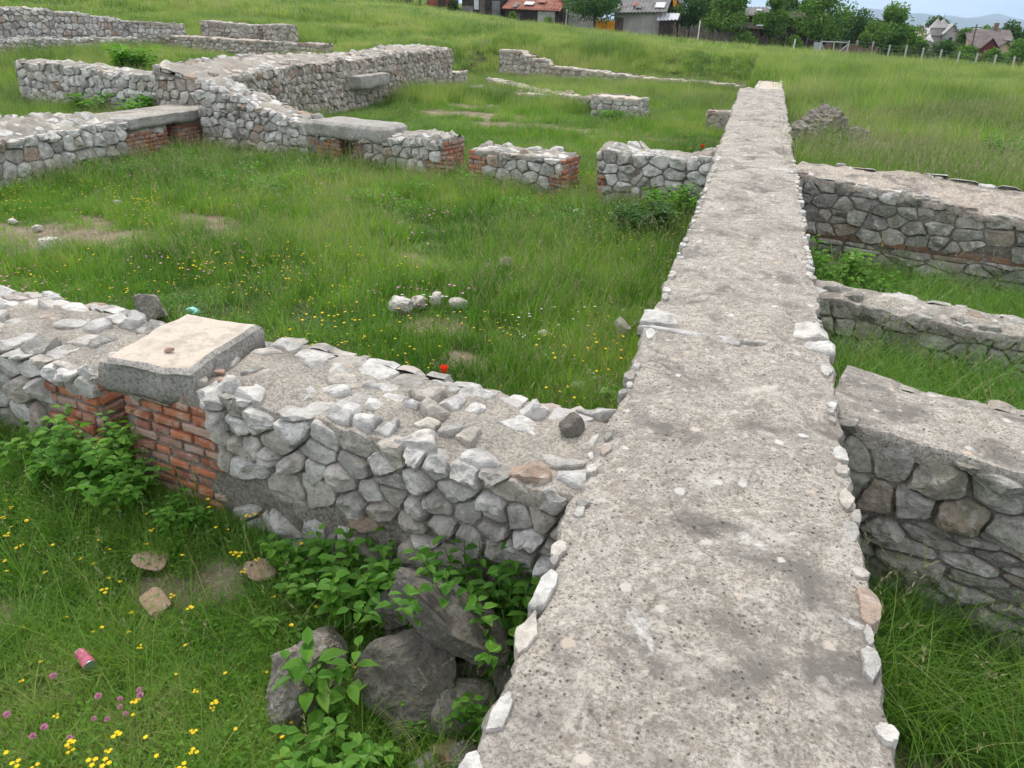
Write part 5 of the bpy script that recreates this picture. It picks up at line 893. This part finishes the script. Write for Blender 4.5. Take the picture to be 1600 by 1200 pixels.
# a pale track inside the fence
b = MB(); tr = [aty(px, 80, Yq) for px, Yq in ((1385, 74), (1420, 73), (1460, 72), (1500, 71.5), (1540, 71), (1620, 70))]; V = []
for p in tr:
    for dy in (0, 1.6): V.append((p[0], p[1]+dy, float(G(p[0], p[1]+dy))+.12))
b.add(V, gridF(len(tr), 2)); o = b.build('path', M['ground'], org=(0, 0, 0)); tag(o, None, None, None, 'structure'); at_b = o.data.attributes.new('bare', 'FLOAT', 'POINT'); at_b.data.foreach_set('value', np.ones(len(V), np.float32))
T = [('small_tree', 928, 96, -18, 72, 'small round dark tree in front of the orange gate', 'leaf_dark', 5000, .2, dict(low=.55, trunk=.12)),
     ('bush', 708, 30, 2, 78, 'dark bush between the rusty shed and the plank shed', 'leaf_dark', 1500, .2, dict(low=.05)), ('bush', 800, 14, 22, 74, 'low green bush against the open shed', 'leaf_mid', 700, .18, dict(low=.05)), ('bush', 856, 20, 30, 74, 'pale green weeds bush at the right foot of the open shed', 'leaf_mid', 700, .18, dict(low=.05)),
     ('broadleaf_tree', 1072, 70, -22, 79, 'dark tree behind the grey plank fence, next to the orange gable', 'leaf_dark', 6000, .24, dict(low=.15)), ('broadleaf_tree', 1135, 82, -25, 77, 'bright green bushy tree hanging over the plank fence', 'leaf_mid', 7500, .24, dict(low=.1)),
     ('broadleaf_tree', 1205, 55, -20, 77, 'green tree right of the black timber shed', 'leaf_mid', 5000, .24, dict(low=.1)), ('bare_branched_tree', 1276, 88, -16, 78, 'spreading tree with pale bare branches below its olive crown', 'leaf_mid', 5200, .22, dict(low=.42, trunk=.2, bark='twig', nclump=30)),
     ('broadleaf_tree', 1336, 56, 14, 86, 'rounded tree standing behind the metal frame', 'leaf_dark', 4500, .24, dict(low=.05)), ('broadleaf_tree', 1392, 76, 7, 84, 'big green tree standing alone before the blue hills', 'leaf_mid', 9000, .24, dict(low=.05)), ('broadleaf_tree', 1418, 30, 32, 84, 'lower shoulder tree on the right of the big green one', 'leaf_mid', 3000, .24, dict(low=.05)),
     ('broadleaf_tree', 1460, 48, 28, 140, 'dark spiky tree behind the turreted roofs', 'leaf_dark', 4500, .42, dict(low=.1)), ('broadleaf_tree', 1506, 30, 42, 112, 'pale grey green tree between the white house and broad roof', 'leaf_mid', 2500, .3, dict(low=.1)),
     ('broadleaf_tree', 1540, 34, 42, 150, 'rounded tree peeping over the broad dark roof', 'leaf_mid', 2500, .4, dict(low=.1)), ('broadleaf_tree', 1576, 44, 34, 125, 'dark round tree right behind the broad roof', 'leaf_dark', 4500, .34, dict(low=.1)), ('broadleaf_tree', 1612, 44, 38, 120, 'dark tree at the right edge of the picture', 'leaf_dark', 4500, .34, dict(low=.1)),
     ('bush', 1352, 36, 50, 82, 'light green bush behind the brown board fence', 'leaf_mid', 2000, .22, dict(low=.05)), ('bush', 1436, 44, 60, 84, 'dense bush behind the wire fence under the farmhouse', 'leaf_dark', 3500, .22, dict(low=0.02)), ('bush', 1478, 44, 62, 85, 'dense dark bush behind the wire fence under the white house', 'leaf_dark', 3500, .22, dict(low=.02)),
     ('bush', 1514, 44, 64, 84, 'olive bush behind the wire fence left of the maroon gable', 'leaf_mid', 3500, .22, dict(low=.02)), ('bush', 1562, 40, 74, 83, 'yellow green bush below the maroon gable', 'leaf_mid', 2500, .22, dict(low=.02)), ('bush', 1598, 44, 58, 86, 'big green bush at the right end behind the fence', 'leaf_mid', 4000, .24, dict(low=.02)),
     ('bush', 1378, 60, 72, 82, 'low hedge like bush at the foot of the big green tree', 'leaf_dark', 2600, .22, dict(low=.02)), ('bush', 1650, 60, 60, 86, 'dark bush just outside the right edge', 'leaf_dark', 2600, .24, dict(low=.02)), ('bush', 1165, 40, 48, 75, 'weedy bush in front of the low shed', 'leaf_mid', 1600, .2, dict(low=.02)), ('bush', 1240, 40, 55, 75.5, 'nettles and bush before the dark broken fence', 'leaf_mid', 1500, .18, dict(low=.02))]
for q_, (px, tp, lb) in enumerate([(1028, -8, 'dark tree showing just behind the orange gable'), (1098, -12, 'dark tree filling the gap between the two trees over the plank fence'), (1158, 14, 'low dark tree behind the black timber shed'), (1226, -10, 'dark tree behind the open barn, left one'), (1256, -6, 'dark tree behind the open barn, right one'),
    (1302, 8, 'dark tree standing right behind the bare branched tree'), (1358, 30, 'low dark tree left of the big green one'), (1322, 22, 'dark tree beyond the metal gate frame'), (1190, 12, 'dark tree right behind the black timber shed'), (1240, 24, 'low dark tree behind the middle of the open barn')]): T.append(('broadleaf_tree', px, 58, tp, 88+q_ % 3, lb, 'leaf_dark', 5500, .26, dict(low=.02)))
for i, (nm, px, wp, tp, Yp, lb, mt, nl, sz, kw) in enumerate(T): treep(nm, px, wp, tp, Yp, lb, 500+i, mt=mt, nleaf=nl, sz=sz, cat='bush' if nm == 'bush' else 'tree', **kw)
# far tree line beyond the village, one mass nobody could count
b = MB(); rg = np.random.default_rng(77); n = 900; xx = rg.uniform(-120, 420, n); yy = rg.uniform(170, 420, n); C = np.stack([xx, yy, G(xx, yy)+rg.uniform(1, 4.5, n)], 1); crown(b, rg, C, np.full((n, 3), 1.)*rg.uniform(2, 4, n)[:, None], 26000, .9); o = b.build('far_woods', M['leaf_dark']); tag(o, 'distant belt of trees beyond the village', 'woods', None, 'stuff')
# hills
def ridge(pts, Yc, half, name, m):
    pxs = np.array([p[0] for p in pts]); xs_ = np.array([aty(p[0], p[1], Yc)[0] for p in pts]); zs_ = np.array([aty(p[0], p[1], Yc)[2] for p in pts]); u = np.linspace(xs_[0], xs_[-1], 160); v = np.linspace(-1, 1, 24); U, V_ = np.meshgrid(u, v, indexing='ij')
    Zc = np.interp(U, xs_, zs_); P = np.stack([U, Yc+V_*half, 0*U], -1); Z = (Zc+6)*(np.cos(V_*math.pi/2)**1.3)-8+fbm(P, 1/500, 3, 4)*22*np.cos(V_*math.pi/2); P[..., 2] = Z; b = MB(); b.add(P, gridF(160, 24), 0, 1); o = b.build(name, m); tag(o, kind='structure'); return o
M['hill'] = plain('wooded hills', (.06, .085, .04), .9, .5, .01)
ridge([(1000, 34), (1150, 30), (1260, 25), (1320, 16), (1355, 13), (1385, 16), (1412, 21), (1440, 20), (1475, 26), (1520, 28), (1560, 30), (1600, 33), (1700, 36), (1900, 44)], 6200, 900, 'hills', M['hill'])
ridge([(1100, 30), (1300, 24), (1440, 26), (1487, 22), (1510, 26), (1535, 23), (1556, 19), (1580, 25), (1600, 30), (1700, 34), (1900, 40)], 7800, 600, 'hills', M['hill'])
# the air
M['air'] = bpy.data.materials.new('air'); M['air'].use_nodes = True; t = M['air'].node_tree; t.nodes.clear(); pv = t.nodes.new('ShaderNodeVolumePrincipled'); pv.inputs['Density'].default_value = 1.8e-4; pv.inputs['Color'].default_value = (.62, .8, 1, 1); pv.inputs['Anisotropy'].default_value = .2; ou = t.nodes.new('ShaderNodeOutputMaterial'); t.links.new(pv.outputs[0], ou.inputs['Volume'])
b = MB(); box(b, (0, 4250, 120), (6100*2, 9800, 290)); o = b.build('haze', M['air']); tag(o, 'thin bluish summer haze over the plain', 'haze', None, 'stuff')
